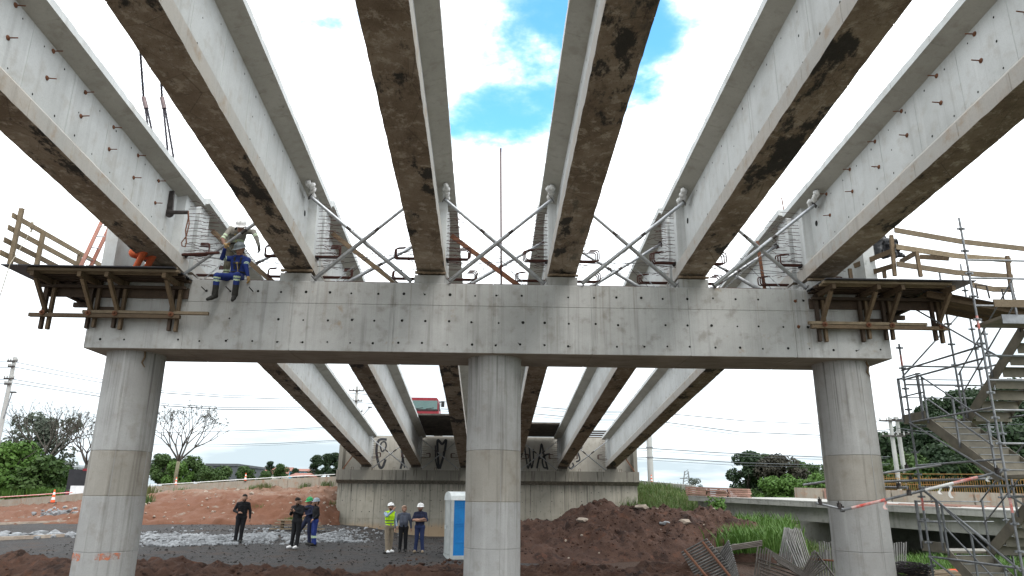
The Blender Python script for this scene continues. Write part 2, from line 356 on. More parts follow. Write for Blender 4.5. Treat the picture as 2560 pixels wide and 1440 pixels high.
def lerp(a, b, t): return Vector(a)*(1-t) + Vector(b)*t
def smooth01(t): t = max(0., min(1., t)); return t*t*(3-2*t)
def _h(i, j, k=0):
    n = (i*374761393 + j*668265263 + k*1442695041) & 0xffffffff; n = ((n ^ (n >> 13))*1274126177) & 0xffffffff; return ((n ^ (n >> 16)) & 0xffff)/65535.
def vnoise(x, y, k=0):
    i, j = math.floor(x), math.floor(y); u, v = smooth01(x-i), smooth01(y-j)
    return (_h(i, j, k)*(1-u)+_h(i+1, j, k)*u)*(1-v) + (_h(i, j+1, k)*(1-u)+_h(i+1, j+1, k)*u)*v - .5
def fbm(x, y, k=0, o=4): return sum(vnoise(x*2**i, y*2**i, k+i)/(1.9**i) for i in range(o))
# ================================================================== PIER
CX0, CX1, CY0, CY1, CZ0, CZ1 = -9.006, 9.255, 15.9, 17.505, 5.325, 6.956
COLX = (-8.19, .137, 8.41); CYM = (CY0+CY1)/2; CRAD = .618
BX = [-7.6 + 3.1*i for i in range(6)]                    # girder axes
YE, ZE, GN = 16.62, 7.267, .0907                         # near girders: end, soffit level there, grade
YS, GF = 16.86, .111
def zn(y): return ZE + GN*(YE-y)
def zf(y): return 7.187 - GF*(y-19)
pier = thing('bridge_pier', (.137, CYM, 0), 'grey concrete pier: long cap beam carried on three round columns', 'bridge pier')
def cap_beam():
    mb = MB(); g = .009
    zj = CZ0 + 1.10
    def ring(x, i):
        a, b, c, d = CY0+i, CY1-i, CZ0+i, CZ1-i; k = .012
        return [(x, a, c+k), (x, a, zj-.010), (x, a+g, zj-.006), (x, a+g, zj+.006), (x, a, zj+.010), (x, a, d-k), (x, a+k, d), (x, b-k, d), (x, b, d-k), (x, b, c+k), (x, b-k, c), (x, a+k, c)]
    joints = [at(p, 800, CY0).x for p in (463, 728, 984, 1232, 1478, 1722, 1984)]
    secs = [ring(CX0, .012), ring(CX0+.012, 0)]
    for x in joints: secs += [ring(x-.012, 0), ring(x-.007, g), ring(x+.007, g), ring(x+.012, 0)]
    secs += [ring(CX1-.012, 0), ring(CX1, .012)]
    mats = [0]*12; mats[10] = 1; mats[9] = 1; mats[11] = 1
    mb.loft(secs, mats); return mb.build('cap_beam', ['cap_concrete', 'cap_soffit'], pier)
capo = cap_beam()
# form-tie holes of the cap, three rows
mb = MB(); mbs = MB()
for row, zz in enumerate((CZ0+.20, CZ0+.72, CZ0+1.36)):
    x = CX0+.35
    while x < CX1-.2:
        xx = x + rnd.uniform(-.05, .05); z2 = zz + rnd.uniform(-.02, .02); r = rnd.uniform(.024, .032)
        if rnd.random() < .07: x += .552; continue
        r *= rnd.uniform(.72, 1.15)
        mb.add([(xx+r*math.cos(a*math.pi/5), CY0-.003, z2+r*math.sin(a*math.pi/5)) for a in range(10)], [tuple(range(10))])
        if rnd.random() < .3: mbs.tube([(xx, CY0+.02, z2), (xx+rnd.uniform(-.06, .06), CY0-.05, z2+rnd.uniform(-.02, .03))], .006, 5)
        x += .552
tag(mb.build('tie_hole', 'hole_black', capo), kind='stuff'); tag(mbs.build('tie_wire', 'wire_dark', capo), kind='stuff')
for px, py in ((515, 728), (575, 727), (633, 729)):     # tie rods left in the face beside the seated worker
    p = at(px, py, CY0); MB().tube([p+Vector((0, .02, 0)), p+Vector((-.05, -.16, .06))], .012, 6).build('tie_rod', 'dark_steel', capo)
for px, py in ((1988, 752), (1996, 817)):
    p = at(px, py, CY0); m2 = MB(); m2.blob(p, .045, 1, .3, (1, .5, 1)); m2.tube([p, p+Vector((0, -.09, 0))], .012, 6); m2.build('anchor_nut', 'rust_plate', capo)
def column(x, zs, name="column"):
    zs = sorted(zs)
    mb = MB(); prof = [(CRAD, -.9)]
    for z in zs: prof += [(CRAD, z-.012), (CRAD-.010, z-.006), (CRAD-.010, z+.006), (CRAD, z+.012)]
    prof += [(CRAD, CZ0-.02), (CRAD+.015, CZ0-.012), (CRAD+.015, CZ0+.02)]
    n = 64; o0 = Vector((x, CYM, 0))
    mb.lathe(prof, n, o0)
    # vertical formwork seams, a little proud
    lo, hi = zs[1], zs[2]
    mb.mi = [1 if lo-.001 < sum(mb.v[i][2] for i in f)/len(f) < hi+.001 else 0 for f in mb.f]
    o = mb.build(name, ['column_concrete', 'column_concrete_tan'], pier, True)
    for a in (R(-75), R(105), R(-10)):
        s2 = MB(); r = CRAD
        s2.bar(o0+Vector((r*math.cos(a), r*math.sin(a), -.5)), o0+Vector((r*math.cos(a), r*math.sin(a), CZ0-.1)), .012, .012, (math.cos(a), math.sin(a), 0)); s2.build('form_seam', 'column_concrete', o)
    return o
c1 = column(COLX[0], [at(300, y, CYM-CRAD).z for y in (1126, 1240, 1382)])
c2 = column(COLX[1], [at(1230, y, CYM-CRAD).z for y in (1125, 1255, 1374)])
c3 = column(COLX[2], [at(2130, y, CYM-CRAD).z for y in (1137, 1252, 1382)])
# spray-paint marks at the foot of the left column
def arc_patch(xc, a0, a1, z0, z1, mat, parent, name, e=.004):
    mb = MB(); n = 10; vs = []
    for k in range(n+1):
        a = a0+(a1-a0)*k/n; w = .012*math.sin(k*2.1)
        for z in (z0+w, z1-w*.6): vs.append((xc+(CRAD+e)*math.cos(a), CYM+(CRAD+e)*math.sin(a), z))
    mb.add(vs, [(2*k, 2*k+2, 2*k+3, 2*k+1) for k in range(n)]); return mb.build(name, mat, parent)
s = Sh('spray_orange'); tr = s.n('ShaderNodeBsdfTransparent'); mx = s.n('ShaderNodeMixShader'); s.fin((.62, .20, .10), .8)
s.l(s.ramp(s.noise(9, 5, .7), .38, .72), mx.inputs[0]); s.l(tr.outputs[0], mx.inputs[1]); s.l(s.b.outputs[0], mx.inputs[2]); s.l(mx.outputs[0], s.nt.nodes['Material Output'].inputs[0])
zz = at(260, 1388, CYM-CRAD).z
arc_patch(COLX[0], R(-82), R(-38), zz-.10, zz+.03, 'spray_orange', c1, 'paint_mark'); arc_patch(COLX[0], R(-150), R(-112), zz-.12, zz+.03, 'spray_orange', c1, 'paint_mark')
# torn form tie at the head of columns
for c, x, a in ((c1, COLX[0], R(-50)), (c3, COLX[2], R(-52))):
    p = Vector((x+CRAD*math.cos(a), CYM+CRAD*math.sin(a), CZ0)); m2 = MB()
    m2.tube([p+Vector((0, 0, 0)), p+Vector((.03, -.03, -.14)), p+Vector((-.02, -.03, -.26)), p+Vector((.05, -.02, -.36))], [.024, .022, .020, .010], 7); m2.build('tie_strap', 'timber', c)
for i, x in enumerate(BX):
    MB().bx(x-.37, x+.34, 15.99, 16.64, CZ1-.01, 7.17+.004*i).build('pedestal', 'cap_concrete', pier)
    MB().bx(x-.30, x+.30, 16.08, 16.58, 7.17+.004*i, 7.225).build('bearing', 'bearing_rubber', pier)
    m2 = MB()
    for k in range(12):
        xx = x-.33+k*.06; m2.box((xx, 16.0, 7.235+rnd.uniform(-.008, .008)), (.064, .06+rnd.uniform(0, .03), .035+rnd.uniform(0, .02)))
    m2.build('grout_lip', 'grout', pier)
    MB().bx(x-.36, x+.36, 16.84, 17.44, CZ1-.01, zf(17.1)-.05).build('pedestal', 'cap_concrete', pier)
MB().bx(CX0+.02, CX0+.30, 16.0, 17.42, CZ1, 8.35).build('end_wall', 'girder_concrete', pier)
MB().bx(CX1-.30, CX1-.02, 16.0, 17.42, CZ1, 8.35).build('end_wall', 'girder_concrete', pier)

# ================================================================== GIRDERS
HB, HW, HT, GH = .335, .135, .53, 1.95
def gsec(y, z, w=HW, i=0.0, zl=.52, zu=1.69):
    b, t = HB-i, HT-i; w = w-i
    return [(x, y, z+dz) for x, dz in ((-b, i), (b, i), (b, .31), (w, zl), (w, zu), (t, 1.80+i), (t, GH-i), (-t, GH-i), (-t, 1.80+i), (-w, zu), (-w, zl), (-b, .31))]
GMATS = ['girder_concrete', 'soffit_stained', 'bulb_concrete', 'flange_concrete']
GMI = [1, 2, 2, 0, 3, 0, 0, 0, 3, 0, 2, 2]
def girder_mesh(name, y0, y1, zfun, blocks, step=1.25):
    """blocks = list of (ya, yb) where the web is thickened"""
    ev = []
    y = y0+.9
    while y < y1-.3: ev.append(y); y += step
    ys = sorted([(y0, 'e'), (y1, 'e')] + [(e, 'j') for e in ev if not any(a-.15 < e < b+.15 for a, b in blocks)] + [(v, 'b') for a, b in blocks for v in (a, b) if y0+.01 < v < y1-.01])
    secs = []
    def inblk(y): return any(a-1e-6 <= y <= b+1e-6 for a, b in blocks)
    for y, k in ys:
        if k == 'e': secs.append(gsec(y, zfun(y), *( (HB-.005, 0, .33, 1.77) if inblk(y) else () )))
        elif k == 'j':
            for dy, i in ((-.012, 0), (-.006, .008), (.006, .008), (.012, 0)): secs.append(gsec(y+dy, zfun(y+dy), HW, i))
        else:
            start = any(abs(y-a) < 1e-6 for a, b in blocks)
            A = gsec(y-.02, zfun(y-.02), *(() if start else (HB-.005, 0, .33, 1.77))); B = gsec(y+.02, zfun(y+.02), *((HB-.005, 0, .33, 1.77) if start else ()))
            secs += [A, B]
    # slightly chipped lower arrises
    rg = random.Random(5)
    mb = MB(); fine = []
    for a, b in zip(secs[:-1], secs[1:]):
        fine.append(a); L = b[0][1]-a[0][1]; n = int(L/.16)
        for k in range(1, n):
            t = k/n; s_ = [tuple(a[j][q]*(1-t)+b[j][q]*t for q in range(3)) for j in range(12)]
            e1, e2 = rg.uniform(0, .010)*(rg.random() < .7), rg.uniform(0, .010)*(rg.random() < .7)
            s_[0] = (s_[0][0]+e1, s_[0][1], s_[0][2]+rg.uniform(0, .006)); s_[1] = (s_[1][0]-e2, s_[1][1], s_[1][2]+rg.uniform(0, .006))
            e3 = rg.uniform(0, .012)*(rg.random() < .5); s_[6] = (s_[6][0]-e3, s_[6][1], s_[6][2]-e3); s_[7] = (s_[7][0]+e3, s_[7][1], s_[7][2]-e3)
            fine.append(s_)
    fine.append(secs[-1]); mb.loft(fine, GMI); return mb
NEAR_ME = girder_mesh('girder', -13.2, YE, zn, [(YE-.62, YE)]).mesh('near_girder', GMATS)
FAR_ME = girder_mesh('girder', YS, 46.9, zf, [(YS, YS+.62), (46.2, 46.9)]).mesh('far_girder', GMATS)
def hole_mesh(y0, y1, zfun, name):
    mb = MB(); y = y0+.5; rg = random.Random(3)
    while y < y1-.9:
        for sx in (-1, 1):
            for dz in ((.62, 1.52) if rg.random() < .75 else (.62, 1.1, 1.52)):
                yy, z, r = y+rg.uniform(-.04, .04), zfun(y)+dz+rg.uniform(-.03, .03), rg.uniform(.014, .022)
                mb.add([(sx*(HW+.003), yy+r*math.cos(a*math.pi/4), z+r*1.2*math.sin(a*math.pi/4)) for a in range(8)], [tuple(range(8))])
        y += .625
    return mb.mesh(name, 'hole_black')
HN = hole_mesh(0, YE, zn, 'holes_near'); HF = hole_mesh(YS, 46.5, zf, 'holes_far')
def stub_mesh(y, zfun, name, n=16):
    mb = MB(); rg = random.Random(8)
    for sx in (-1, 1):
        for k in range(n):
            z = zfun(y)+.28+1.42*k/(n-1)
            for dy in ((-.11, .16) if k % 2 else (-.05,)):
                L = rg.uniform(.22, .46); mb.tube([(sx*(HB-.01), y+dy, z), (sx*(HB+L*.6), y+dy+rg.uniform(-.03, .03), z+rg.uniform(-.02, .02)), (sx*(HB+L), y+dy+rg.uniform(-.05, .05), z+rg.uniform(-.06, .05))], .0056, 4)
    return mb.mesh(name, 'rust_bar')
SN = stub_mesh(YE-.3, zn, 'stubs_near'); SF = stub_mesh(YS+.3, zf, 'stubs_far'); SA = stub_mesh(46.5, zf, 'stubs_abut', 12)
def hook_mesh(name, L=.60, up=.27, back=.22):
    mb = MB()
    for k, dy in enumerate((-.07, 0, .07)):
        l2 = L - .03*k; u2 = up - .012*k
        mb.tube([(0, dy, 0), (l2-.05, dy, 0), (l2-.015, dy, .015), (l2, dy, .05), (l2, dy, u2-.05), (l2-.015, dy, u2-.015), (l2-.05, dy, u2), (l2-back, dy+.02, u2+.005)], .016, 6)
    return mb.mesh(name, 'rust_bar')
HOOK = hook_mesh('hooks'); HOOK2 = hook_mesh('hooks_long', .75, .22, .2)
mb = MB(); mb.lathe([(.012, -.01), (.043, -.005), (.043, .008), (.025, .024), (.014, .030), (.010, .032), (.010, .16)], 10); TIE = mb.mesh('form_tie', 'rust_plate')
mb = MB(); mb.lathe([(.07, -.004), (.07, .004)], 14); BIGHOLE = mb.mesh('lifting_hole', 'hole_black')
ordn = ('leftmost', 'second from left', 'third from left', 'third from right', 'second from right', 'rightmost')
def foam(i, sx, rg):
    mb = MB()
    c = Vector((BX[i]+sx*.34, 15.42, zn(15.4)+1.60))
    for k in range(7): mb.blob(c+Vector((rg.uniform(-.05, .05), -.07*k+.1, .02*k-.05+rg.uniform(-.02, .02))), rg.uniform(.055, .085), 2, .22, rg=rg)
    return mb
girdN, girdF = [], []
for i, x in enumerate(BX):
    side = 'left' if i < 3 else 'right'
    extra = {0: 'with rusty form ties and steel lifting arm', 5: 'with rusty form ties', 1: 'passing over the seated worker', 2: 'with black tar stains', 3: 'with brown stained underside', 4: 'with a dark streak underneath'}[i]
    t = thing('bridge_girder', (x, YE, ZE), f'{ordn[i]} near girder overhead, concrete, {extra}', 'girder', 'girders of the near span'); girdN.append(t)
    inst('beam', NEAR_ME, t, (x, 0, 0)).location = (0, -YE, -ZE)
    tag(inst('tie_hole', HN, t, (0, 0, 0)), kind='stuff').location = (0, -YE, -ZE)
    tag(inst('rebar_stub', SN, t, (0, 0, 0)), kind='stuff').location = (0, -YE, -ZE)
    rg = random.Random(20+i)
    for sx in (-1, 1):
        if (i == 0 and sx < 0) or (i == 5 and sx > 0): continue
        inst('bent_bar', HOOK, t, (x+sx*(HB-.02), YE-.28, zn(YE-.3)+.40), (0, 0, 0 if sx > 0 else math.pi))
        mb = MB(); p = Vector((x+sx*(HB+.02), YE-.28, zn(YE-.3)+.38))
        for k in range(6): mb.blob(p+Vector((rg.uniform(-.01, .02), -.075+.03*k, rg.uniform(-.025, .015))), .036, 1, .35, rg=rg)
        mb.build('rust_collar', 'wire_dark', t)
        if not (i == 0): tag(foam(i, sx, rg).build('foam_plug', 'foam_white', t, 'all'))
        inst('lifting_hole', BIGHOLE, t, (x+sx*(HW+.006), 15.7, zn(15.7)+1.20), (0, math.pi/2, 0), (1, .8, 1))
    if i in (0, 5):
        sx = 1 if i == 0 else -1
        for k in range(14):
            y = 15.0-1.06*k
            for dz in (1.05, 1.58):
                inst('form_tie', TIE, t, (x+sx*HW, y+rg.uniform(-.05, .05), zn(y)+dz+rg.uniform(-.04, .04)), (rg.uniform(-.08, .08), sx*math.pi/2+rg.uniform(-.06, .06), 0))
    t2 = thing('bridge_girder', (x, YS, zf(YS)), f'{ordn[i]} far girder running from pier to graffiti wall', 'girder', 'girders of the far span'); girdF.append(t2)
    for nm, me, kd in (('beam', FAR_ME, None), ('tie_hole', HF, 'stuff'), ('rebar_stub', SF, 'stuff')):
        o = inst(nm, me, t2, (0, 0, 0)); o.location = (0, -YS, -zf(YS)); tag(o, kind=kd)
    o = inst('rebar_stub', SA, t2, (0, 0, 0)); o.location = (0, -YS, -zf(YS)); tag(o, kind='stuff')
    for sx in (-1, 1):
        inst('bent_bar', HOOK2, t2, (x+sx*(HB-.02), YS+.33, zf(17.2)+.06), (0, 0, 0 if sx > 0 else math.pi))
        MB().tube([(x, YS+.5, zf(17.3)+.02), (x+sx*1.56, YS+.5, zf(17.3)+.02)], .010, 5).build('cross_bar', 'rust_bar', t2)
        inst('bent_bar', HOOK, t2, (x+sx*(HB-.02), 46.3, zf(46.3)+.45), (0, 0, 0 if sx > 0 else math.pi))

# ================================================================== X-BRACING over the pier and at the abutment
CPL = MB(); CPL.lathe([(.03, -.13), (.040, -.12), (.040, -.02), (.047, -.01), (.047, .03), (.039, .04), (.039, .12), (.03, .13)], 10); CPLM = CPL.mesh('prop_sleeve', 'dark_steel')
def prop(a, b, label, group, r=.039, sleeve=.42, plate=True, mat='galvanised'):
    a, b = Vector(a), Vector(b); t = thing('bracing_prop', b, label, 'steel prop', group)
    m_ = lerp(a, b, sleeve); d = (b-a).normalized()
    MB().tube([a, m_], r, 10).build('inner_tube', mat, t, True); MB().tube([m_, b], r*1.24, 10).build('outer_tube', mat, t, True)
    q = d.to_track_quat('Z', 'Y').to_euler(); inst('sleeve', CPLM, t, m_, q)
    if plate:
        for p in (a, b):
            mb = MB(); mb.box(p, (.15, .15, .010), Euler(q).to_matrix()); mb.build('end_plate', 'dark_steel', t)
        # hanging pin on its ring
        rg = random.Random(int(abs(a.x*100))); n_ = d.cross(Vector((0, 1, 0))).normalized()
        pts = [m_ + n_*.045 + Vector((.05*math.sin(k*.9), -.03, .05*math.cos(k*.9)-.02)) for k in range(7)]
        MB().tube(pts, .006, 5).build('pin_ring', 'wire_dark', t)
    return t
nm = ('first', 'second', 'third', 'fourth', 'fifth', 'sixth')
BR = 'bracing props between the near girders'
for i in range(5):
    x0, x1 = BX[i], BX[i+1]; w = f'between {nm[i]} and {nm[i+1]} near girders'
    if i > 0: prop((x0+.30, 15.45, zn(15.45)+1.50), (x1-.44, 15.99, 7.02), f'front steel prop falling right {w}', BR, sleeve=.40)
    else: prop((x0+.42, 16.02, 7.02), (x1-.30, 15.62, zn(15.6)+1.45), 'thick grey prop the two workers handle, rising to the right', BR, .036, .62)
    if i > 0: prop((x1-.30, 15.37, zn(15.37)+1.50), (x0+.44, 15.93, 7.02), f'front steel prop rising right {w}', BR, sleeve=.42)
    # rear plane, on the far girders
    if i in (0, 1, 2, 3, 4): prop((x1-.30, 17.72, zf(17.7)+1.36), (x0+.42, 17.40, 7.10), f'rear steel prop rising right {w}', BR, sleeve=.50)
    if i in (3, 4): prop((x0+.30, 17.78, zf(17.7)+1.36), (x1-.42, 17.46, 7.06), f'rear steel prop falling right {w}', BR, sleeve=.48)
    if i in (0, 1, 2):
        mb = MB(); mb.bar((x0+.36, 17.66, zf(17.6)+1.45), (x1-.50, 17.36, 7.0), .05, .12, (0, 0, 1))
        single('diagonal_plank', mb, 'rust_plate' if i == 2 else 'timber', (x1-.5, 17.36, 7.0), f'brown plank falling right behind props {w}', 'plank', 'diagonal planks behind the props')
    # chains at the feet and loose tie wires
    for sx in (0, 1):
        a = Vector((x0+.75, 16.35, 7.0)) if sx == 0 else Vector((x1-.75, 16.35, 7.0)); b = Vector((x0+1.9, 16.2, 8.05)) if sx == 0 else Vector((x1-1.9, 16.2, 8.05))
        mb = MB()
        for k in range(9):
            c = lerp(a, b, (k+.5)/20); d = (b-a).normalized()*.036
            n_ = Vector((0, .018, 0)) if k % 2 else Vector((.012, 0, -.012)); mb.tube([c-d, c-d*.5+n_, c+d*.5+n_, c+d, c+d*.5-n_, c-d*.5-n_, c-d], .0065, 4)
        mb.tube([lerp(a, b, .45), lerp(a, b, .75)+Vector((0, 0, -.03)), b], .004, 4)
        single('bracing_chain', mb, 'galvanised', a, f"thin chain running up from the cap, {'left' if sx == 0 else 'right'} one {w}", 'chain', 'chains at the feet of the props', True)
# thin tie wires strung between the girder ends
for i in range(5):
    x0, x1 = BX[i], BX[i+1]; mb = MB(); rg = random.Random(70+i)
    for k in range(4):
        za, zb = 7.5+rg.uniform(0, .5), 7.5+rg.uniform(0, .5)
        mb.tube([(x0+.33, 16.3+.2*k, za), ((x0+x1)/2, 16.3+.2*k, (za+zb)/2-.04), (x1-.33, 16.3+.2*k, zb)], .0065, 4)
    for s1, s2 in ((0, 1), (1, 0)):
        A, B = (x0+.5, 17.0, zn(16)+1.75), (x1-.7, 16.9, 7.05)
        if s1: A, B = (x1-.5, 17.0, zn(16)+1.75), (x0+.7, 16.9, 7.05)
        mb.tube([A, lerp(A, B, .5)+Vector((0, 0, .08)), B], .0065, 4)
    single('tie_wire', mb, 'wire_dark', (x0+.33, 16.3, 7.5), f'thin dark tie wires strung across between {nm[i]} and {nm[i+1]} girder ends', 'wire', 'wires between girder ends')
# tall rods standing on the pier
p = at(1253, 710, 17.2); q = at(1252, 371, 17.2)
single('standing_rod', MB().tube([p, q], .028, 6), 'rust_bar', p, 'tall thin rusty rod standing upright on the cap middle', 'rod')
p = at(1962, 540, 17.2); q = at(1954, 494, 17.0); single('standing_rod', MB().tube([p-Vector((0, 0, 1.3)), p, q], .016, 6), 'rust_plate', p-Vector((0, 0, 1.3)), 'short rusty rod poking up behind the rightmost near girder', 'rod')
p = at(1893, 603, 17.3); q = Vector((p.x+.1, p.y, 6.95)); single('channel_post', MB().bar(q, p, .07, .05, (0, 1, 0)), 'rust_plate', q, 'rusty steel channel standing on the cap near right bracing', 'steel post')

# ================================================================== LIFTING GEAR on the leftmost girder
def twist_cable(mb, a, b, r, n=10):
    a, b = Vector(a), Vector(b); L = (b-a).length; k = max(4, int(L/.035))
    d = (b-a).normalized(); u = d.orthogonal().normalized(); w = d.cross(u)
    for ph in range(3):
        pts = [lerp(a, b, j/k) + (u*math.cos(j*.9+ph*2.094) + w*math.sin(j*.9+ph*2.094))*r*.5 for j in range(k+1)]; mb.tube(pts, r*.62, 5)
def sling(fer_top, fer_bot, up, e1, e2, label):
    t = thing('lifting_sling', e1, label, 'sling', 'lifting slings')
    mb = MB(); twist_cable(mb, fer_top, up, .026); mb.build('cable', 'cable', t)
    mb = MB(); mb.tube([fer_top, fer_bot], [.05, .052], 10); mb.build('ferrule', 'ferrule', t, True)
    mb = MB(); d = (fer_bot-fer_top).normalized()*.02
    twist_cable(mb, fer_bot+Vector((-.02, 0, 0)), e1, .024); twist_cable(mb, fer_bot+Vector((.02, 0, 0)), e2, .024)
    mb.tube([e1, lerp(e1, e2, .5)-Vector((0, 0, .05)), e2], .022, 6)
    mb.build('cable_eye', 'cable', t); return t
Yc = 14.6
sling(at(359, 244, Yc), at(366, 272, Yc), at(322, -260, Yc-2.5), at(374, 350, Yc), at(387, 362, Yc), 'black steel cable sling, left of two, hooked on the leftmost girder')
t = sling(at(405, 244, Yc+.3), at(411, 272, Yc+.3), at(377, -260, Yc-2.2), at(421, 396, Yc+.3), at(434, 394, Yc+.3), 'black steel cable sling, right of two, ending in a shackle')
mb = MB(); a, b = at(428, 398, Yc+.3), at(441, 424, Yc+.35); mb.tube([a, lerp(a, b, .5)+Vector((.03, 0, .03)), b, lerp(a, b, .6)-Vector((.05, 0, 0)), a], .022, 7); mb.build('shackle', 'ferrule', t, True)
# steel lifting arm and pipe against the web of girder 1
xg = BX[0]
y_ = 15.55
arm = thing('lifting_bracket', (xg+HW+.05, y_, zn(y_)+.9), 'dark steel lifting arm and pipe bolted at the leftmost girder end', 'lifting arm')
a, b = at(428, 478, y_), at(424, 532, y_); MB().bar(b, a, .15, .06, (0, 1, 0)).build('arm_plate', 'dark_steel', arm)
mb = MB(); c_ = at(423, 533, y_); mb.tube([c_-Vector((0, .04, 0)), c_+Vector((0, .04, 0))], .095, 16); mb.build('arm_eye', 'dark_steel', arm, True)
MB().tube([at(425, 531, y_-.03), at(470, 531, y_-.03)], .045, 12).build('pipe', 'dark_steel', arm, True)
mb = MB(); a = at(470, 531, y_-.03)
mb.tube([a+Vector((0, 0, .04)), at(473, 560, y_), at(466, 590, y_), at(454, 606, y_), at(455, 615, y_), at(463, 617, y_), at(466, 606, y_), at(464, 575, y_), at(471, 545, y_), a], .014, 6); mb.build('tie_rope', 'rust_plate', arm)
a, b = at(455, 637, y_+.2), at(548, 632, y_+.2); MB().tube([a, b], .035, 8).build('spreader_bar', 'rust_bar', arm, True)

# ================================================================== TIMBER WORKING PLATFORMS
def platform(sgn, label, x_in, x_out, yf, brackets, rails=True):
    """sgn -1 left, +1 right; deck level with the cap top, hung on double timber hangers"""
    xa, xb = min(x_in, x_out), max(x_in, x_out); t = thing('timber_platform', ((xa+xb)/2, CY0-.05, 5.75), label, 'platform', 'timber platforms hung on the cap ends')
    rg = random.Random(3+int(sgn)); zd = 6.90
    for k, (u0, u1, v0, v1) in enumerate(((0, .48, 0, 1.02), (.485, 1, .03, 1.02))):       # film-faced sheets
        MB().bx(xa+(xb-xa)*u0, xa+(xb-xa)*u1, yf+v0*.1, CY0-.02, zd+.004*k, zd+.022+.004*k).build('plywood_sheet', 'film_plywood', t)
    xo0, xo1 = (x_out, CX0-.12) if sgn < 0 else (CX1+.12, x_out)
    MB().bx(min(xo0, xo1), max(xo0, xo1), CY0-.01, 19.0, zd+.002, zd+.024).build('plywood_sheet', 'film_plywood', t)
    xs0, xs1 = (xa+.45, xb-.05) if sgn < 0 else (xa+.05, xb-.45)
    for k in range(6):
        y = yf+.12+k*.185; MB().bx(xs0+rg.uniform(-.1, .05), xs1+rg.uniform(-.05, .1), y, y+.11, zd-.055, zd-.003).build('plank', 'timber_dark' if k > 1 else 'timber_pale', t)
    for k in range(5):
        x = min(xo0, xo1)+.08+k*.28; MB().bx(x, x+.10, CY0+.02, 18.9, zd-.055, zd-.003).build('plank', 'timber_dark', t)
    for x in brackets:
        MB().bx(x-.04, x+.04, yf+.14, CY0-.06 if CX0 < x < CX1 else 16.6, zd-.175, zd-.06).build('joist', 'timber', t)
        for dx in (-.075, .075):
            MB().bx(x+dx-.032, x+dx+.032, CY0-.155, CY0-.06, 5.72+rg.uniform(-.05, .05), zd-.06 if dx > 0 else zd-.1).build('hanger', 'timber' if dx > 0 else 'timber_dark', t)
        mb = MB(); mb.bar((x, yf+.30, zd-.18), (x+sgn*-.02, CY0-.17, 6.08), .07, .09, (0, 1, 0)); mb.build('strut', 'timber', t)
    b0, b1 = min(brackets), max(brackets)
    MB().bx(b0-.30, b1+.18, CY0-.265, CY0-.165, 5.97, 6.05).build('waler', 'timber', t)
    w0 = b0+.85 if sgn < 0 else b0-.35
    MB().bx(w0, w0+2.75, CY0-.26, CY0-.17, 6.065, 6.13).build('waler', 'timber_pale', t)
    MB().bx(b0-.20, b1+.22, CY0-.225, CY0-.16, 6.66, 6.72).build('waler', 'timber_dark', t)
    MB().bx(b0-.20, b1+.22, CY0-.055, CY0-.012, 6.48, 6.72).build('waler', 'timber_dark', t)
    MB().bx(b0+1.0 if sgn < 0 else b1-1.6, b0+1.6 if sgn < 0 else b1-.9, CY0-.055, CY0-.012, 6.10, 6.26).build('waler', 'timber_dark', t)
    for x in brackets:
        m2 = MB(); m2.lathe([(.06, 0), (.06, .02), (.025, .03), (.02, .09)], 10); o = m2.build('wing_nut', 'rust_plate', t); o.rotation_euler = (math.pi/2, 0, 0)
        o.location = Vector((x, CY0-.27, 6.055))-wloc(t); o.data.transform(Matrix.Translation(wloc(t)))
    # side joist under the return deck
    for k in range(2):
        y = 17.7+k*.9; x0_, x1_ = sorted((x_out, (CX0 if sgn < 0 else CX1)+sgn*.05)); MB().bx(x0_, x1_, y, y+.09, zd-.18, zd-.06).build('joist', 'timber_dark', t)
    return t
bl = [at(p, 780, CY0-.1).x for p in (118, 232, 298, 437)]
platL = platform(-1, 'left timber platform with black plywood deck and long guard rail', -6.80, -10.46, 14.88, bl)
br = [at(p, 800, CY0-.1).x for p in (2052, 2160, 2218, 2340)]
platR = platform(1, 'right timber platform with black plywood deck next to stair tower', 7.42, 10.80, 14.85, br)
def railing(t, sgn):
    if sgn < 0:
        x = -10.40; zs = [7.13, 7.43, 7.73, 8.03]
        for k, z in enumerate(zs): MB().bar((x-.02, 14.72+.04*k, z), (x+.12, 19.2, z+.0), .028, .115).build('rail', 'timber_pale', t)
        for k, (y, z1) in enumerate(((14.98, 8.24), (15.85, 8.02), (17.4, 8.02), (18.7, 8.02))): MB().bar((x+.06, y, 6.93), (x+.06, y, z1), .09, .07, (0, 1, 0)).build('post', 'timber_pale', t)
    else:
        Yp = 15.3
        for (a, b, mt) in (((2236, 575), (2562, 622), 'timber_pale'), ((2240, 617), (2527, 651), 'timber_pale'), ((2242, 660), (2532, 692), 'timber_pale'), ((2430, 712), (2534, 724), 'timber_pale')):
            A, B = at(*a, Yp), at(*b, Yp+.5); mb = MB(); M = lerp(A, B, .5)-Vector((0, 0, .05))
            mb.bar(A, M, .03, .125); mb.bar(M-(B-A).normalized()*.005, B, .03, .124); mb.build('rail', mt, t)
        for (a, b) in (((2228, 588), (2237, 690)), ((2291, 629), (2302, 692)), ((2518, 640), (2528, 730))):
            A, B = at(*a, Yp+.08), at(*b, Yp+.08); MB().bar(B, A, .08, .06, (0, 1, 0)).build('post', 'timber', t)
        for (a, b) in (((2135, 665), (2232, 627)), ((2150, 690), (2235, 664)), ((2250, 655), (2290, 632)), ((2300, 642), (2372, 646))):
            A, B = at(*a, Yp+1.0), at(*b, Yp+.3); MB().bar(A, B, .03, .12).build('rail', 'timber', t)
        for (a, b) in (((2124, 672), (2128, 700)), ((2210, 676), (2212, 695))):
            A, B = at(*a, Yp+1.0), at(*b, Yp+1.0); MB().bar(B, A, .08, .06, (0, 1, 0)).build('post', 'timber', t)
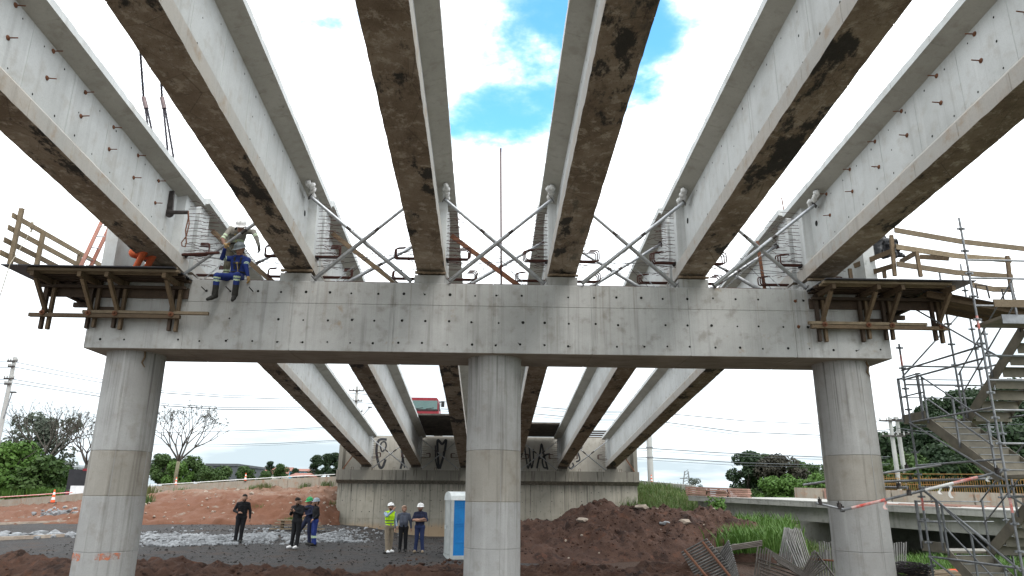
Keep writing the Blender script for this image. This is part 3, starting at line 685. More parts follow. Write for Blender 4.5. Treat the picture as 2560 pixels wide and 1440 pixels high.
railing(platL, -1); railing(platR, 1)
mb = MB()
A, B, C = at(83, 568, 15.6), at(25, 660, 14.75), at(-5, 755, 14.7)
mb.tube([A, lerp(A, B, .5)-Vector((0, 0, .02)), B, C, C-Vector((.1, 0, 1.5))], .009, 5); mb.tube([A, A+Vector((.02, -.05, -.02)), A+Vector((.0, -.05, -.14))], .02, 6); mb.tube([A+Vector((0, -.06, -.06)), A+Vector((0, -.06, .1))], .03, 6)
single('rope', mb, 'rope', C-Vector((.1, 0, 1.5)), 'pale rope tied to the left guard rail and hanging down', 'rope')
# ladder on the left platform
lt = thing('ladder', at(205, 660, 16.2), 'red ladder leaning behind the leftmost near girder', 'ladder')
for (a, b) in (((203, 662), (253, 556)), ((228, 662), (292, 530))):
    A, B = at(*a, 16.0 if a[0] < 210 else 16.35), at(*b, 16.9); MB().bar(A-Vector((0, 0, .02)), B+(B-A)*.3, .03, .09, (1, 0, 0)).build('stile', 'ladder_red', lt)
for k in range(5):
    A = lerp(at(203, 662, 16.0), at(253, 556, 16.9), .15+.25*k); B = lerp(at(228, 662, 16.35), at(292, 530, 16.9), .08+.22*k); MB().tube([A, B], .014, 6).build('rung', 'galvanised', lt)
# black plastic sheeting tied on the right rail
mb = MB(); rg = random.Random(4); nx, nz = 14, 12; vs = []
A, B = at(2180, 600, 16.2), at(2255, 625, 16.0)
for j in range(nz):
    for i in range(nx):
        u, v = i/(nx-1), j/(nz-1); p = lerp(A, B, u) + Vector((0, .10*math.sin(u*14+v*3)+rg.uniform(-.05, .05), .30-v*(.75-.25*u)-abs(u-.45)*.35*(1-v)+rg.uniform(-.02, .02))); vs.append(p)
mb.add(vs, [(j*nx+i, j*nx+i+1, (j+1)*nx+i+1, (j+1)*nx+i) for j in range(nz-1) for i in range(nx-1)])
o = single('plastic_sheet', mb, 'plastic_black', A-Vector((0, 0, .45)), 'crumpled black plastic sheet hung over the right platform rail', 'plastic sheet', None, 'all')
md = o.modifiers.new('t', 'SOLIDIFY'); md.thickness = .012
# ================================================================== GROUND
def pw(x, pts):
    if x <= pts[0][0]: return pts[0][1]
    for (a, b), (c, d) in zip(pts[:-1], pts[1:]):
        if x <= c: return b+(d-b)*(x-a)/(c-a)
    return pts[-1][1]
def gh(x, y):
    L = smooth01((-x-3)/7); zl = pw(y, ((20, 0), (29, .45), (41, .70), (70, .6), (120, .3))); zc = pw(y, ((20, 0), (28, .2), (47, -.13), (80, -.3)))
    z = zl*L + zc*(1-L)
    k = smooth01((x-9)/6); z = z*(1-k) + k*pw(y, ((10, -.1), (26, -.25), (40, -1.2), (70, -1.5), (120, 0)))
    if -60 < x < 60 and 0 < y < 80: z += fbm(x*.35, y*.35, 3)*.10 + fbm(x*1.3, y*1.3, 9, 3)*.05
    return z
def soil(name, a, b, c, sc=1., bumpd=.06):
    s = Sh(name); n1 = s.noise(.7*sc, 7, .65); n2 = s.noise(6*sc, 6, .7); n3 = s.noise(30*sc, 4, .7)
    col = s.mix(s.ramp(n1, .35, .65), a, b); col = s.mix(s.math('MULTIPLY', s.ramp(n2, .5, .7), .7), col, c)
    col = s.mix(s.math('MULTIPLY', s.ramp(n3, .55, .75), .4), col, tuple(x*1.7 for x in b))
    col = s.mix(s.math('MULTIPLY', s.ramp(s.noise(.9*sc, 6, .7), .52, .62), .7), col, tuple(x*.6 for x in c))
    col = s.mix(s.math('MULTIPLY', s.ramp(s.noise(1.7*sc, 6, .7), .56, .66), .6), col, (b[0]*1.45, b[1]*1.15, b[2]*1.0))
    return s.fin(col, .95, s.math('ADD', n2, s.math('MULTIPLY', n3, .4)), bumpd, .8, spec=.15)
soil('soil_dark', (.034, .031, .030), (.052, .046, .043), (.022, .020, .020))
soil('soil_brown', (.066, .037, .027), (.092, .052, .037), (.024, .018, .016), 1., .14)
soil('soil_heap', (.058, .034, .026), (.082, .048, .036), (.030, .020, .018), 1.2)
def redearth():
    s = Sh('soil_red'); n1 = s.noise(.5, 7, .65); n2 = s.noise(4, 6, .7); st = s.noise(1.6, 5, .6, (3, 3, .5)); n3 = s.noise(26, 4, .7)
    c = s.mix(s.ramp(n1, .35, .65), (.165, .088, .057), (.215, .14, .104)); c = s.mix(s.math('MULTIPLY', s.ramp(st, .5, .7), .6), c, (.085, .042, .028))
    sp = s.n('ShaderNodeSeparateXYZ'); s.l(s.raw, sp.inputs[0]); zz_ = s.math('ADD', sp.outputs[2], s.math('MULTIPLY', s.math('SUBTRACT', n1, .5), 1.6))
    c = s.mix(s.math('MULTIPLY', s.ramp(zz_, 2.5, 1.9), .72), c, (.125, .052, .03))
    c = s.mix(s.ramp(s.noise(.9, 6, .7), .58, .68), c, (.19, .155, .125)); c = s.mix(s.math('MULTIPLY', s.ramp(n3, .6, .75), .5), c, (.34, .27, .23))
    s.fin(c, .95, s.math('ADD', n2, n3), .05, .8, spec=.15)
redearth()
def groundmat():
    s = Sh('ground_mix'); sp = s.n('ShaderNodeSeparateXYZ'); s.l(s.raw, sp.inputs[0])
    n1 = s.noise(.8, 7, .65, co=s.raw); n2 = s.noise(7, 6, .75, co=s.raw); n3 = s.noise(34, 3, .7, co=s.raw)
    dark = s.mix(s.ramp(n2, .35, .7), (.040, .038, .038), (.075, .070, .067)); dark = s.mix(s.math('MULTIPLY', s.ramp(n3, .58, .72), .6), dark, (.13, .125, .12))
    dark = s.mix(s.math('MULTIPLY', s.ramp(n1, .50, .66), .7), dark, (.075, .052, .04))
    brown = s.mix(s.ramp(n2, .35, .7), (.07, .042, .03), (.10, .062, .043)); grs = s.mix(s.ramp(n2, .3, .7), (.05, .08, .022), (.085, .105, .036))
    wob = s.math('MULTIPLY', s.math('SUBTRACT', n1, .5), 6.)
    x = s.math('ADD', sp.outputs[0], wob); y = s.math('ADD', sp.outputs[1], wob)
    inx = s.math('MULTIPLY', s.ramp(x, -60, -50), s.ramp(x, 2.6, .8)); iny = s.math('MULTIPLY', s.ramp(y, 21.0, 22.5), s.ramp(y, 62, 52))
    c = s.mix(s.math('MULTIPLY', inx, iny), brown, dark)
    c = s.mix(s.ramp(y, 17.5, 15.), c, s.mix(s.ramp(n2, .35, .7), (.20, .17, .14), (.27, .235, .20)))   # unseen ground under the near span made pale to bounce light onto the soffits
    far = s.math('MAXIMUM', s.ramp(y, 60, 75), s.ramp(x, 9, 12)); c = s.mix(far, c, grs)
    s.fin(c, .9, s.math('ADD', n2, s.math('MULTIPLY', n3, .6)), .12, 1., spec=.25)
groundmat()
def span(a, b, n): return [a+(b-a)*k/n for k in range(n+1)]
xs = [-1500, -700, -300, -150, -90, -60, -48] + span(-40, 34, 148) + [42, 60, 90, 150, 300, 700, 1500]
ys = [-200, -60, -20, 0, 6] + span(10, 60, 100) + [66, 75, 90, 120, 180, 320, 700, 1500]
mb = MB(); mb.add([(x, y, gh(x, y)) for y in ys for x in xs], [(j*len(xs)+i, j*len(xs)+i+1, (j+1)*len(xs)+i+1, (j+1)*len(xs)+i) for j in range(len(ys)-1) for i in range(len(xs)-1)])
ground = mb.build('ground', 'ground_mix', None, 'all'); tag(ground, 'dark wet gravel and brown soil of the building site', None, None, 'structure')
def bank(name, cols, mat, label, amp=.12, nu=8, nv=14, seed=0, step=None):
    """sloping ground surveyed as columns of (px, [(Y, py), ...]) from foot to top"""
    P = []
    for px, prof in cols: P.append([at(px, py, Y) for Y, py in prof])
    rows = []; nr = len(P[0])
    for a, b in zip(P[:-1], P[1:]):
        for k in range(nu):
            t = k/nu; rows.append([lerp(p, q, t) for p, q in zip(a, b)])
    rows.append(P[-1]); g = []
    for r in rows:
        line = [r[0]+Vector((0, -.6, -.8))]
        for a, b in zip(r[:-1], r[1:]):
            for k in range(nv): line.append(lerp(a, b, k/nv))
        line.append(r[-1]); line.append(r[-1]+Vector((0, 6, -.1))); g.append(line)
    m_ = len(g[0]); vs = []
    for r in g:
        for j, p in enumerate(r):
            w = 0 if j in (0, m_-1) else 1; n_ = fbm(p.x*.45+seed, p.y*.45+p.z*.5, seed, 4); n2 = fbm(p.x*2+seed, p.y*2+p.z*2, seed+5, 3)
            vs.append(p + Vector((0, -n_*amp*3*w, (n_*amp*1.2+n2*amp*1.0)*w)))
    mb = MB(); mb.add(vs, [(i*m_+j, (i+1)*m_+j, (i+1)*m_+j+1, i*m_+j+1) for i in range(len(g)-1) for j in range(m_-1)])
    o = mb.build(name, mat, None, 'all'); tag(o, label, None, None, 'structure'); return P, vs
BCOL = [(-320, [(40, 1322), (55, 1292), (86, 1275)]), (0, [(41, 1316), (50, 1292), (80, 1267)]), (180, [(41, 1313), (46, 1281), (72, 1254)]), (360, [(41, 1312), (45, 1262), (62, 1235)]),
        (500, [(41, 1312), (44.5, 1246), (56, 1227)]), (620, [(41.2, 1312), (44.3, 1243), (54, 1222)]), (740, [(42, 1312), (45, 1243), (51, 1219)]), (800, [(43, 1315), (46, 1250), (50, 1217)]), (850, [(45, 1325), (47.3, 1262), (49.6, 1215)])]
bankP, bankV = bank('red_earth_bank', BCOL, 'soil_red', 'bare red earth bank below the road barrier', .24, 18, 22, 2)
soil('grass_soil', (.05, .075, .025), (.075, .095, .036), (.09, .07, .042))
GCOL = [(1560, [(45, 1310), (47.5, 1245), (52, 1216)]), (1620, [(43, 1312), (48, 1245), (54, 1214)]), (1700, [(39, 1330), (45, 1268), (53, 1222)]), (1765, [(36, 1345), (42, 1300), (49, 1252)]), (1850, [(33, 1360), (38, 1330), (44, 1308)]),
        (1950, [(29, 1392), (33, 1370), (38, 1345)]), (2060, [(26, 1412), (29, 1398), (32, 1388)]), (2300, [(22, 1445), (24, 1432), (27, 1420)]), (2750, [(20, 1465), (22, 1445), (26, 1425)])]
gP, gV = bank('grass_bank', GCOL, 'grass_soil', 'green grass slope between the abutment and the old bridge', .10, 8, 10, 7)
# churned brown soil in the foreground
mb = MB(); nx, ny = 230, 80; vs = []
for j in range(ny+1):
    for i in range(nx+1):
        x, y = -16+24*i/nx, 17.6+5.4*j/ny; e = min(smooth01(j/9), smooth01((ny-j)/18)); e *= min(smooth01(i/9), smooth01((nx-i)/20))
        r = abs(fbm(x*4.5, y*4.5, 61, 3))*.20 + min(.30, max(0, fbm(x*.55, y*.9, 21)+.16)*.5) + abs(fbm(x*1.8, y*1.8, 31, 4))*.32
        r += .22*math.exp(-((y-21.0-fbm(x*.3, 1, 5)*1.5)/.8)**2)
        vs.append((x, y, gh(x, y)-.06+e*r))
mb.add(vs, [(j*(nx+1)+i, j*(nx+1)+i+1, (j+1)*(nx+1)+i+1, (j+1)*(nx+1)+i) for j in range(ny) for i in range(nx)])
tag(mb.build('churned_soil', 'soil_brown', None, 'all'), 'churned brown soil ridge in the foreground', 'soil', None, 'stuff')
def scatter(name, n, gen, mat, label, cat, seed, r0, r1, sub=1):
    rg = random.Random(seed); mb = MB()
    for _ in range(n):
        p = gen(rg); r = rg.uniform(r0, r1)*(1.7 if rg.random() < .06 else 1); mb.blob(p+Vector((0, 0, r*.25)), r, sub, .3, (rg.uniform(.8, 1.3), rg.uniform(.8, 1.2), rg.uniform(.55, .9)), rg)
    return tag(mb.build(name, mat), label, cat, None, 'stuff')
def fgs(rg):
    x, y = rg.uniform(-15, 7), rg.uniform(18.4, 22.4); r = min(.30, max(0, fbm(x*.55, y*.9, 21)+.16)*.5) + abs(fbm(x*1.8, y*1.8, 31, 4))*.32 + .22*math.exp(-((y-21.0-fbm(x*.3, 1, 5)*1.5)/.8)**2)
    return Vector((x, y, gh(x, y)-.06+r))
scatter('soil_clods', 2200, fgs, 'soil_brown', 'loose brown clods on the foreground soil ridge', 'clods', 5, .018, .055)
def gvl(rg):
    while 1:
        c = rg.choice([(430, 1350, 100, 20), (430, 1350, 100, 20), (720, 1338, 150, 16), (720, 1338, 150, 16), (720, 1338, 150, 16), (560, 1352, 140, 11), (850, 1355, 45, 5)])
        px, py = rg.gauss(c[0], c[2]*.55), rg.gauss(c[1], c[3]*.5)
        if 1316 < py < 1372 and px > 300 and vnoise(px*.03, py*.12, 4) > -.33:
            p = at(px, py, Z=.45); p = at(px, py, Z=gh(p.x, p.y)); p.z = gh(p.x, p.y); return p
scatter('gravel', 4300, gvl, 'stone_grey', 'patches of grey crushed stone behind the standing men', 'gravel', 6, .03, .085)
def gvl2(rg):
    px, py = rg.uniform(-20, 190), rg.choice([rg.gauss(1349, 2), rg.gauss(1295, 9), rg.gauss(1295, 9)])
    if py < 1320:
        px = rg.gauss(150, 25); b = at(px, py, 45); return b+Vector((0, 0, .05))
    p = at(px, py, Z=.4); p.z = gh(p.x, p.y); return p
scatter('rubble', 260, gvl2, 'stone_grey', 'pale broken rubble beside the left column', 'rubble', 9, .06, .17)
def drk(rg):
    x, y = rg.uniform(-16, 3), rg.uniform(24, 44); return Vector((x, y, gh(x, y)))
scatter('dark_gravel', 3600, drk, 'soil_dark', 'small dark lumps over the black gravel', 'gravel', 15, .012, .034)
def redst(rg):
    v = bankV[rg.randrange(len(bankV))]; return Vector(v)+Vector((rg.uniform(-.4, .4), rg.uniform(-.1, .1), 0))
scatter('bank_stones', 240, redst, 'stone_tan', 'small pale stones scattered over the red bank', 'stones', 12, .03, .09)
# pale concrete edging strips
for k, (a, b) in enumerate((((-20, 1353), (178, 1347)), ((-20, 1322), (190, 1318)), ((345, 1400), (520, 1398)), ((350, 1315), (640, 1313)))):
    A, B = at(*a, Z=.45), at(*b, Z=.45); A.z = gh(A.x, A.y)+.06; B.z = gh(B.x, B.y)+.06
    lab = ['pale edging strip beside gravel left of the left column', 'pale edging strip at the foot of the left rubble', 'short pale board lying right of the left column', 'thin pale strip at the foot of the red bank'][k]
    single('edging_strip', MB().bar(A, B, .16, .14), 'stone_tan', A, lab, 'edging', 'pale edging strips')
# ------------------------------------------------------------------ dirt heap
def heapz(x, y):
    d = math.hypot((x-5.6)/6.0, (y-30)/4.4)
    z = 1.95*max(0, 1-d)**.72 if d < 1 else 0
    z2 = 1.15*max(0, 1-math.hypot((x-2.4)/3.6, (y-28.5)/3.6)); z3 = 1.5*max(0, 1-math.hypot((x-9.0)/4.6, (y-30)/4))
    z = max(z, z2, z3); return z + (fbm(x*.7, y*.7, 41)*.55 + abs(fbm(x*2.2, y*2.2, 43, 4))*.40 + abs(fbm(x*5.5, y*5.5, 47, 3))*.16)*min(1, z*1.6+.08)
mb = MB(); nx, ny = 210, 138; vs = []
for j in range(ny+1):
    for i in range(nx+1):
        x, y = -1.2+16*i/nx, 24.+10.5*j/ny; e = min(1, i/8, (nx-i)/8, j/8, (ny-j)/8); vs.append((x, y, gh(x, y)-.08+e*heapz(x, y)+e*.03))
mb.add(vs, [(j*(nx+1)+i, j*(nx+1)+i+1, (j+1)*(nx+1)+i+1, (j+1)*(nx+1)+i) for j in range(ny) for i in range(nx)])
heap = thing('dirt_heap', (6.3, 29.3, 0), 'large heap of dark red-brown earth in front of the abutment', 'dirt heap')
mb.build('heap_body', 'soil_heap', heap, 'all')
rg = random.Random(14); mb = MB(); ms = MB()
for k in range(1700):
    x, y = rg.gauss(6, 3.2), rg.gauss(28.6, 1.9)
    if not(-1 < x < 14.4 and 24.3 < y < 34): continue
    z = gh(x, y)-.06+heapz(x, y); r = rg.uniform(.02, .06)*(1.8 if rg.random() < .04 else 1)
    (ms if rg.random() < .035 else mb).blob((x, y, z), r, 1, .3, (1, 1, .8), rg)
tag(mb.build('earth_clods', 'soil_heap', heap), kind='stuff'); tag(ms.build('pale_stones', 'stone_tan', heap), kind='stuff')
for px, py, mt, r in ((1663, 1309, 'stone_grey', .24), (1712, 1305, 'stone_tan', .30), (1605, 1268, 'stone_tan', .3), (1455, 1300, 'stone_tan', .25)):
    for Y in [24.5+.1*q for q in range(90)]:
        p = at(px, py, Y)
        if p.z < gh(p.x, p.y)-.06+heapz(p.x, p.y)+.03: break
    MB().blob(p, r*.75, 2, .2, (1.2, 1, .5), rg).build('rock', mt, heap)
# ================================================================== ABUTMENT
AX0, AX1 = -9.31, 9.50
ab = thing('abutment', (0, 47, 0), 'weathered concrete abutment wall with a projecting seat and graffiti', 'abutment')
mb = MB(); g = .012
def ring(x, i):
    z0, z1, zq = -1.2, 3.06, .93; a = 46.62+i
    return [(x, a, z0), (x, a, zq-.012), (x, a+g, zq-.006), (x, a+g, zq+.006), (x, a, zq+.012), (x, a, z1), (x, 48.2, z1), (x, 48.2, z0)]
secs = [ring(AX0, 0)]; x = AX0+.9
while x < AX1-.4: secs += [ring(x-.012, 0), ring(x-.006, g), ring(x+.006, g), ring(x+.012, 0)]; x += 1.42
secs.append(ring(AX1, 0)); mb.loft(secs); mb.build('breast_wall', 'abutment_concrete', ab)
mb = MB(); sec = [(46.6, 3.0), (46.16, 3.22), (46.14, 3.83), (47.36, 3.83), (47.4, 3.0)]
mb.loft([[(AX0-.06+(AX1-AX0+.12)*t, y, z) for y, z in sec] for t in (0, 1)]); mb.build('seat_ledge', 'abutment_concrete', ab)
mb = MB(); secs = []; 
def ring2(x, i): return [(x, 47.34+i, 3.8), (x, 47.34+i, 6.02), (x, 47.75, 6.02), (x, 47.75, 3.8)]
x = AX0+.3; secs = [ring2(AX0, 0)]
while x < AX1-.3: secs += [ring2(x-.012, 0), ring2(x-.006, .01), ring2(x+.006, .01), ring2(x+.012, 0)]; x += 2.44
secs.append(ring2(AX1, 0)); mb.loft(secs); bw = mb.build('back_wall', 'backwall_concrete', ab)
for x0, x1, zt in ((AX0, AX0+.24, 5.35), (AX1-.24, AX1, 5.5)): MB().bx(x0, x1, 46.3, 47.33, 3.81, zt).build('cheek_wall', 'abutment_concrete', ab)
mb = MB(); rg = random.Random(31)
for zz in (.45, 1.35, 2.0, 2.6):
    x = AX0+.3
    while x < AX1-.2:
        r = rg.uniform(.018, .032); z2 = zz+rg.uniform(-.06, .06); xx = x+rg.uniform(-.1, .1); mb.add([(xx+r*math.cos(a*math.pi/4), 46.616, z2+r*math.sin(a*math.pi/4)) for a in range(8)], [tuple(range(8))]); x += .62
tag(mb.build('tie_hole', 'hole_black', ab), kind='stuff')
for x in BX:
    MB().bx(x-.36, x+.36, 46.3, 46.86, 3.825, 3.99).build('pedestal', 'abutment_concrete', ab); MB().bx(x-.28, x+.28, 46.36, 46.8, 3.99, zf(46.7)-.005).build('bearing', 'bearing_rubber', ab)
for k in range(14):
    x = AX0+.8+k*1.3; MB().tube([(x, 46.5, 3.8), (x, 46.5, 4.0), (x+.12, 46.5, 4.0), (x+.12, 46.5, 3.8)], .012, 5).build('seat_loop', 'rust_bar', ab)
# spray-painted letters on the back wall
def zpt(z, ox): return at(ox+z[0]/2.572, 880+z[1]/2.572, 47.335)
ST = [(820, w, pts) for w, pts in ((.16, [(378, 563), (335, 563), (317, 590), (312, 640), (320, 700), (335, 742), (352, 738), (370, 690)]), (.10, [(350, 577), (338, 600), (345, 638), (360, 632), (374, 605), (368, 580), (350, 577)]),
      (.14, [(474, 630), (480, 690), (466, 752)]), (.08, [(492, 745), (484, 680)]), (.15, [(712, 752), (705, 640), (706, 566), (734, 592), (760, 566), (745, 660), (718, 750)]), (.08, [(690, 600), (692, 690), (704, 748)]))]
ST += [(1280, w, pts) for w, pts in ((.10, [(78, 588), (92, 690), (104, 748), (116, 690), (110, 610)]), (.10, [(116, 690), (126, 745), (138, 690), (136, 625)]), (.11, [(160, 748), (178, 660), (190, 592), (205, 660), (230, 756)]), (.08, [(170, 690), (220, 665)]),
      (.11, [(244, 655), (210, 665), (195, 695), (204, 740), (225, 745)]), (.10, [(420, 638), (436, 690), (412, 706)]), (.10, [(400, 655), (372, 700), (366, 740), (382, 748), (395, 730), (388, 712)]), (.07, [(436, 604), (450, 606), (446, 620), (432, 618), (436, 604)]))]
for ox, w, pts in ST:
    P = [zpt(p, ox) for p in pts]; P2 = []
    for i in range(len(P)-1):
        p0, p1, p2, p3 = P[max(i-1, 0)], P[i], P[i+1], P[min(i+2, len(P)-1)]
        for k in range(6):
            t = k/6; P2.append(.5*((2*p1)+(p2-p0)*t+(2*p0-5*p1+4*p2-p3)*t*t+(3*p1-p0-3*p2+p3)*t**3))
    P2.append(P[-1]); mb = MB(); vs = []
    for i, p in enumerate(P2):
        t = (P2[min(i+1, len(P2)-1)]-P2[max(i-1, 0)]).normalized(); n_ = Vector((-t.z, 0, t.x))*(w*.5); vs += [(p.x+n_.x, 47.336, p.z+n_.z), (p.x-n_.x, 47.336, p.z-n_.z)]
    mb.add(vs, [(2*i, 2*i+1, 2*i+3, 2*i+2) for i in range(len(P2)-1)]); mb.build('graffiti_stroke', 'paint_black', bw)
# props between far girders at the abutment
for i in range(5):
    x0, x1 = BX[i], BX[i+1]; z0 = 3.95; z1 = zf(46)+1.55; w = f'between {nm[i]} and {nm[i+1]} far girders'
    prop((x0+.3, 45.8, z1), (x1-.45, 46.3, z0), f'thin galvanised prop falling right at the graffiti wall {w}', 'props at the abutment', .028, plate=False)
    prop((x1-.3, 45.7, z1), (x0+.45, 46.24, z0), f'thin galvanised prop rising right at the graffiti wall {w}', 'props at the abutment', .028, plate=False)
for sx, x in ((-1, BX[0]-.5), (1, BX[5]+.5)):
    single('edge_strut', MB().bar((x, 46.3, zf(46)+1.0), (x+sx*.9, 46.3, 3.85), .06, .06), 'rust_plate', (x+sx*.9, 46.3, 3.84), f"rusty strut at the {'left' if sx < 0 else 'right'} end of the abutment seat", 'strut')
# precast slabs resting across the girder flanges near the abutment
simple('slab_rough', (.10, .085, .07), (.045, .04, .036), .95, 4, .05)
for bay, (ya, yb) in ((1, (41.2, 47.2)), (3, (43.2, 47.2))):
    y = ya; k = 0
    while y < yb-.3:
        z = zf(y+.5)+GH+.012; mb = MB(); sl = math.atan(-GF); mb.box((0, 0, .05), (3.1-2*HT+.30, .97, .10), Euler((sl, 0, 0)).to_matrix())
        o = single('deck_slab', mb, 'slab_rough', (0, 0, 0), f"deck slab across {'second and third' if bay == 1 else 'fourth and fifth'} far girders, {('first', 'second', 'third', 'fourth', 'fifth', 'sixth', 'seventh')[k]} from its open end", 'deck slab', f"deck slabs across {'second' if bay == 1 else 'fourth'} gap"); o.location = ((BX[bay]+BX[bay+1])/2, y+.48, z); y += 1.0; k += 1
for k in range(4):
    mb = MB(); mb.bx(-1.0, 1.0, -.2, .2, 0, .07); A = at(1493, 1094-5.4*k, 47.55)
    o = single('stacked_board', mb, 'timber_dark', (0, 0, 0), f"{('lowest', 'second', 'third', 'topmost')[k]} dark board stacked on the abutment between the rightmost far girders", 'board', 'boards on the abutment'); o.location = (A.x, 47.55, 6.02+.135*k)
    if k < 3:
        o2 = MB().bx(-.06+.8*(k % 2), .06+.8*(k % 2), -.2, .2, .07, .135).build('spacer', 'timber_dark', o); o2.location = (0, 0, 0); o2.data.transform(Matrix.Translation(Vector((0, 0, 0))))
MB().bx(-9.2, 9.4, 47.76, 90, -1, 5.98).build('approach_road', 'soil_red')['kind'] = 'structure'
# ------------------------------------------------------------------ red truck behind the abutment
tp = at(1056, 1010, 50.0); tr = thing('truck', (tp.x, 50, 5.98), 'red truck with wide windscreen standing behind the abutment', 'truck')
x, z0 = tp.x, 5.98; zt = at(1056, 994, 50).z; 
mb = MB(); sec = [(-1.2, .55), (1.2, .55), (1.2, 1.75), (1.12, zt-z0-.12), (1.0, zt-z0), (-1.0, zt-z0), (-1.12, zt-z0-.12), (-1.2, 1.75)]
mb.loft([[(x+a*(1 if q else .97), 50+q, z0+b) for a, b in sec] for q in (0, 1.9)]); mb.build('cab', 'truck_red', tr)
zb = at(1056, 1023, 50).z; MB().bx(x-1.04, x+1.04, 49.965, 49.995, zb, zt-.2).build('windscreen', 'glass', tr)
MB().bx(x-1.10, x+1.10, 49.95, 49.992, zb-.10, zb-.02).build('wiper_panel', 'black_rubber', tr)
for dx in (-.5, .25): MB().tube([(x+dx, 49.94, zb+.02), (x+dx+.55, 49.95, zb+.10)], .018, 5).build('wiper', 'black_rubber', tr)
for sx in (-1, 1):
    mm = MB().bx(x+sx*1.42-.11, x+sx*1.42+.11, 49.8, 49.95, zb+.15, zt-.25).build('mirror', 'black_rubber', tr); MB().tube([(x+sx*1.15, 50.1, zt-.3), (x+sx*1.42, 49.9, zt-.3)], .025, 6).build('mirror_arm', 'black_rubber', mm)
    for yy in (50.9, 54.5): mw = MB().tube([(x+sx*.85, yy, z0+.5), (x+sx*1.18, yy, z0+.5)], .5, 20).build('wheel', 'black_rubber', tr, True); MB().tube([(x+sx*1.17, yy, z0+.5), (x+sx*1.20, yy, z0+.5)], .26, 14).build('rim', 'galvanised', mw)
    MB().bx(x+sx*.8-.18, x+sx*.8+.18, 49.93, 49.99, z0+.75, z0+1.0).build('headlight', 'roof_white', tr)
    MB().bx(x+sx*1.206-.006, x+sx*1.206+.006, 50.3, 51.3, zb, zt-.25).build('side_window', 'glass', tr)
MB().bx(x-1.2, x+1.2, 52.1, 57, z0+.95, z0+1.9).build('cargo_bed', 'truck_white', tr); MB().bx(x-1.15, x+1.15, 49.86, 49.99, z0+.45, z0+.72).build('bumper', 'black_rubber', tr)
for k in range(3): MB().bx(x-.9, x+.9, 49.96, 49.99, z0+1.1+.14*k, z0+1.17+.14*k).build('grille_bar', 'black_rubber', tr)
# ================================================================== PORTABLE TOILET
bp = at(1112, 1391, 26.6); gz = gh(bp.x+.6, 27); pt = thing('portable_toilet', (bp.x+.62, 27.1, gz), 'blue portable toilet with grey door behind the middle column', 'portable toilet')
M_ = Matrix.Translation((bp.x+.62, 27.1, gz)) @ Matrix.Rotation(R(14), 4, 'Z')
def ptb(name, mb, mat, par=None, sm=False):
    mb.v = [tuple(M_ @ Vector(v)) for v in mb.v]; return mb.build(name, mat, par or pt, sm)
ptb('base', MB().bx(-.60, .60, -.62, .62, 0, .14), 'toilet_grey')
# local -X is the door side
for y0 in (-.575, .535): ptb('side_wall', MB().bx(-.52, .52, y0, y0+.04, .14, 1.98), 'toilet_blue')
ptb('rear_wall', MB().bx(.52, .56, -.575, .575, .14, 1.98), 'toilet_blue')
for sx in (-.54, .54):
    for sy in (-.57, .57): ptb('corner_post', MB().bx(sx-.045, sx+.045, sy-.04, sy+.04, .14, 2.0), 'toilet_grey')
for z in (.55, 1.10, 1.18, 1.72, 1.80, 1.88):
    for y0 in (-.59, .575): ptb('rib', MB().bx(-.42, .42, y0, y0+.022, z, z+.035), 'toilet_blue')
dr = ptb('door', MB().bx(-.575, -.545, -.50, .50, .16, 2.0), 'toilet_grey')
for (a, b, c, d) in ((-.38, .38, .28, .98), (-.38, .38, 1.12, 1.92)): ptb('door_panel', MB().bx(-.592, -.578, a, b, c, d), 'toilet_grey', dr)
ptb('handle', MB().bx(-.62, -.578, .22, .40, .99, 1.11), 'roof_white', dr)
mb = MB(); secs = []
for k in range(9):
    a = math.pi*k/8; secs.append([(q, -.62*math.cos(a)*1.0, 1.98+.30*math.sin(a)**.7) for q in (-.62, .62)])
vs = [p for s_ in secs for p in s_]; mb.add(vs, [(2*k, 2*k+1, 2*k+3, 2*k+2) for k in range(8)] + [tuple(range(0, 18, 2)), tuple(range(17, 0, -2)), (0, 16, 17, 1)]); ptb('roof', mb, 'roof_white')
ptb('vent_pipe', MB().tube([(.4, .4, 2.0), (.4, .4, 2.42)], .05, 10), 'toilet_grey')
# ================================================================== stacked steel bars and frames at the right
def lay(px, py, Y): return at(px, py, Y)
def bar_pile(label, rods, mat, r, base, cat='bar stack', cross=()):
    t = thing('bar_stack', base, label, cat, 'stacks of steel bars')
    for a, b in rods: MB().tube([a, b], r, 6).build('bar', mat, t, True)
    for a, b in cross: MB().tube([a, b], r*1.2, 6).build('tie_bar', 'rust_plate', t, True)
    return t
rg = random.Random(17)
rods = [(lay(1704+k*3.6, 1382+k*6.2, 20.6-.11*k), lay(1768+k*5.0, 1348+k*6.0, 20.2-.11*k)) for k in range(19)]
bar_pile('slanting stack of grey steel bars left of the bar heaps, seen end-on', rods, 'pale_bar', .029, (6.2, 20, -.1), cross=[(lay(1712, 1376, 20.3), lay(1790, 1470, 18.4)), (lay(1757, 1356, 20.2), lay(1836, 1455, 18.3))])
rods = [(lay(1792+k*2.2, 1398+k*5.5, 19.9-.11*k), lay(1822+k*1.8, 1352+k*6.0, 19.7-.1*k)) for k in range(15)]
bar_pile('short steel bars leaning against the slanting stack', rods, 'pale_bar', .029, (6.7, 19.5, -.1))
rods = [(lay(1780, 1372+3*k, 21.6), lay(1905, 1352+4*k, 22.0)) for k in range(4)] + [(lay(1830, 1362, 21.9), lay(1900, 1358, 22.1))]
bar_pile('few long bars lying flat behind the bar stacks', rods, 'old_bar', .024, (7.2, 21.7, .1))
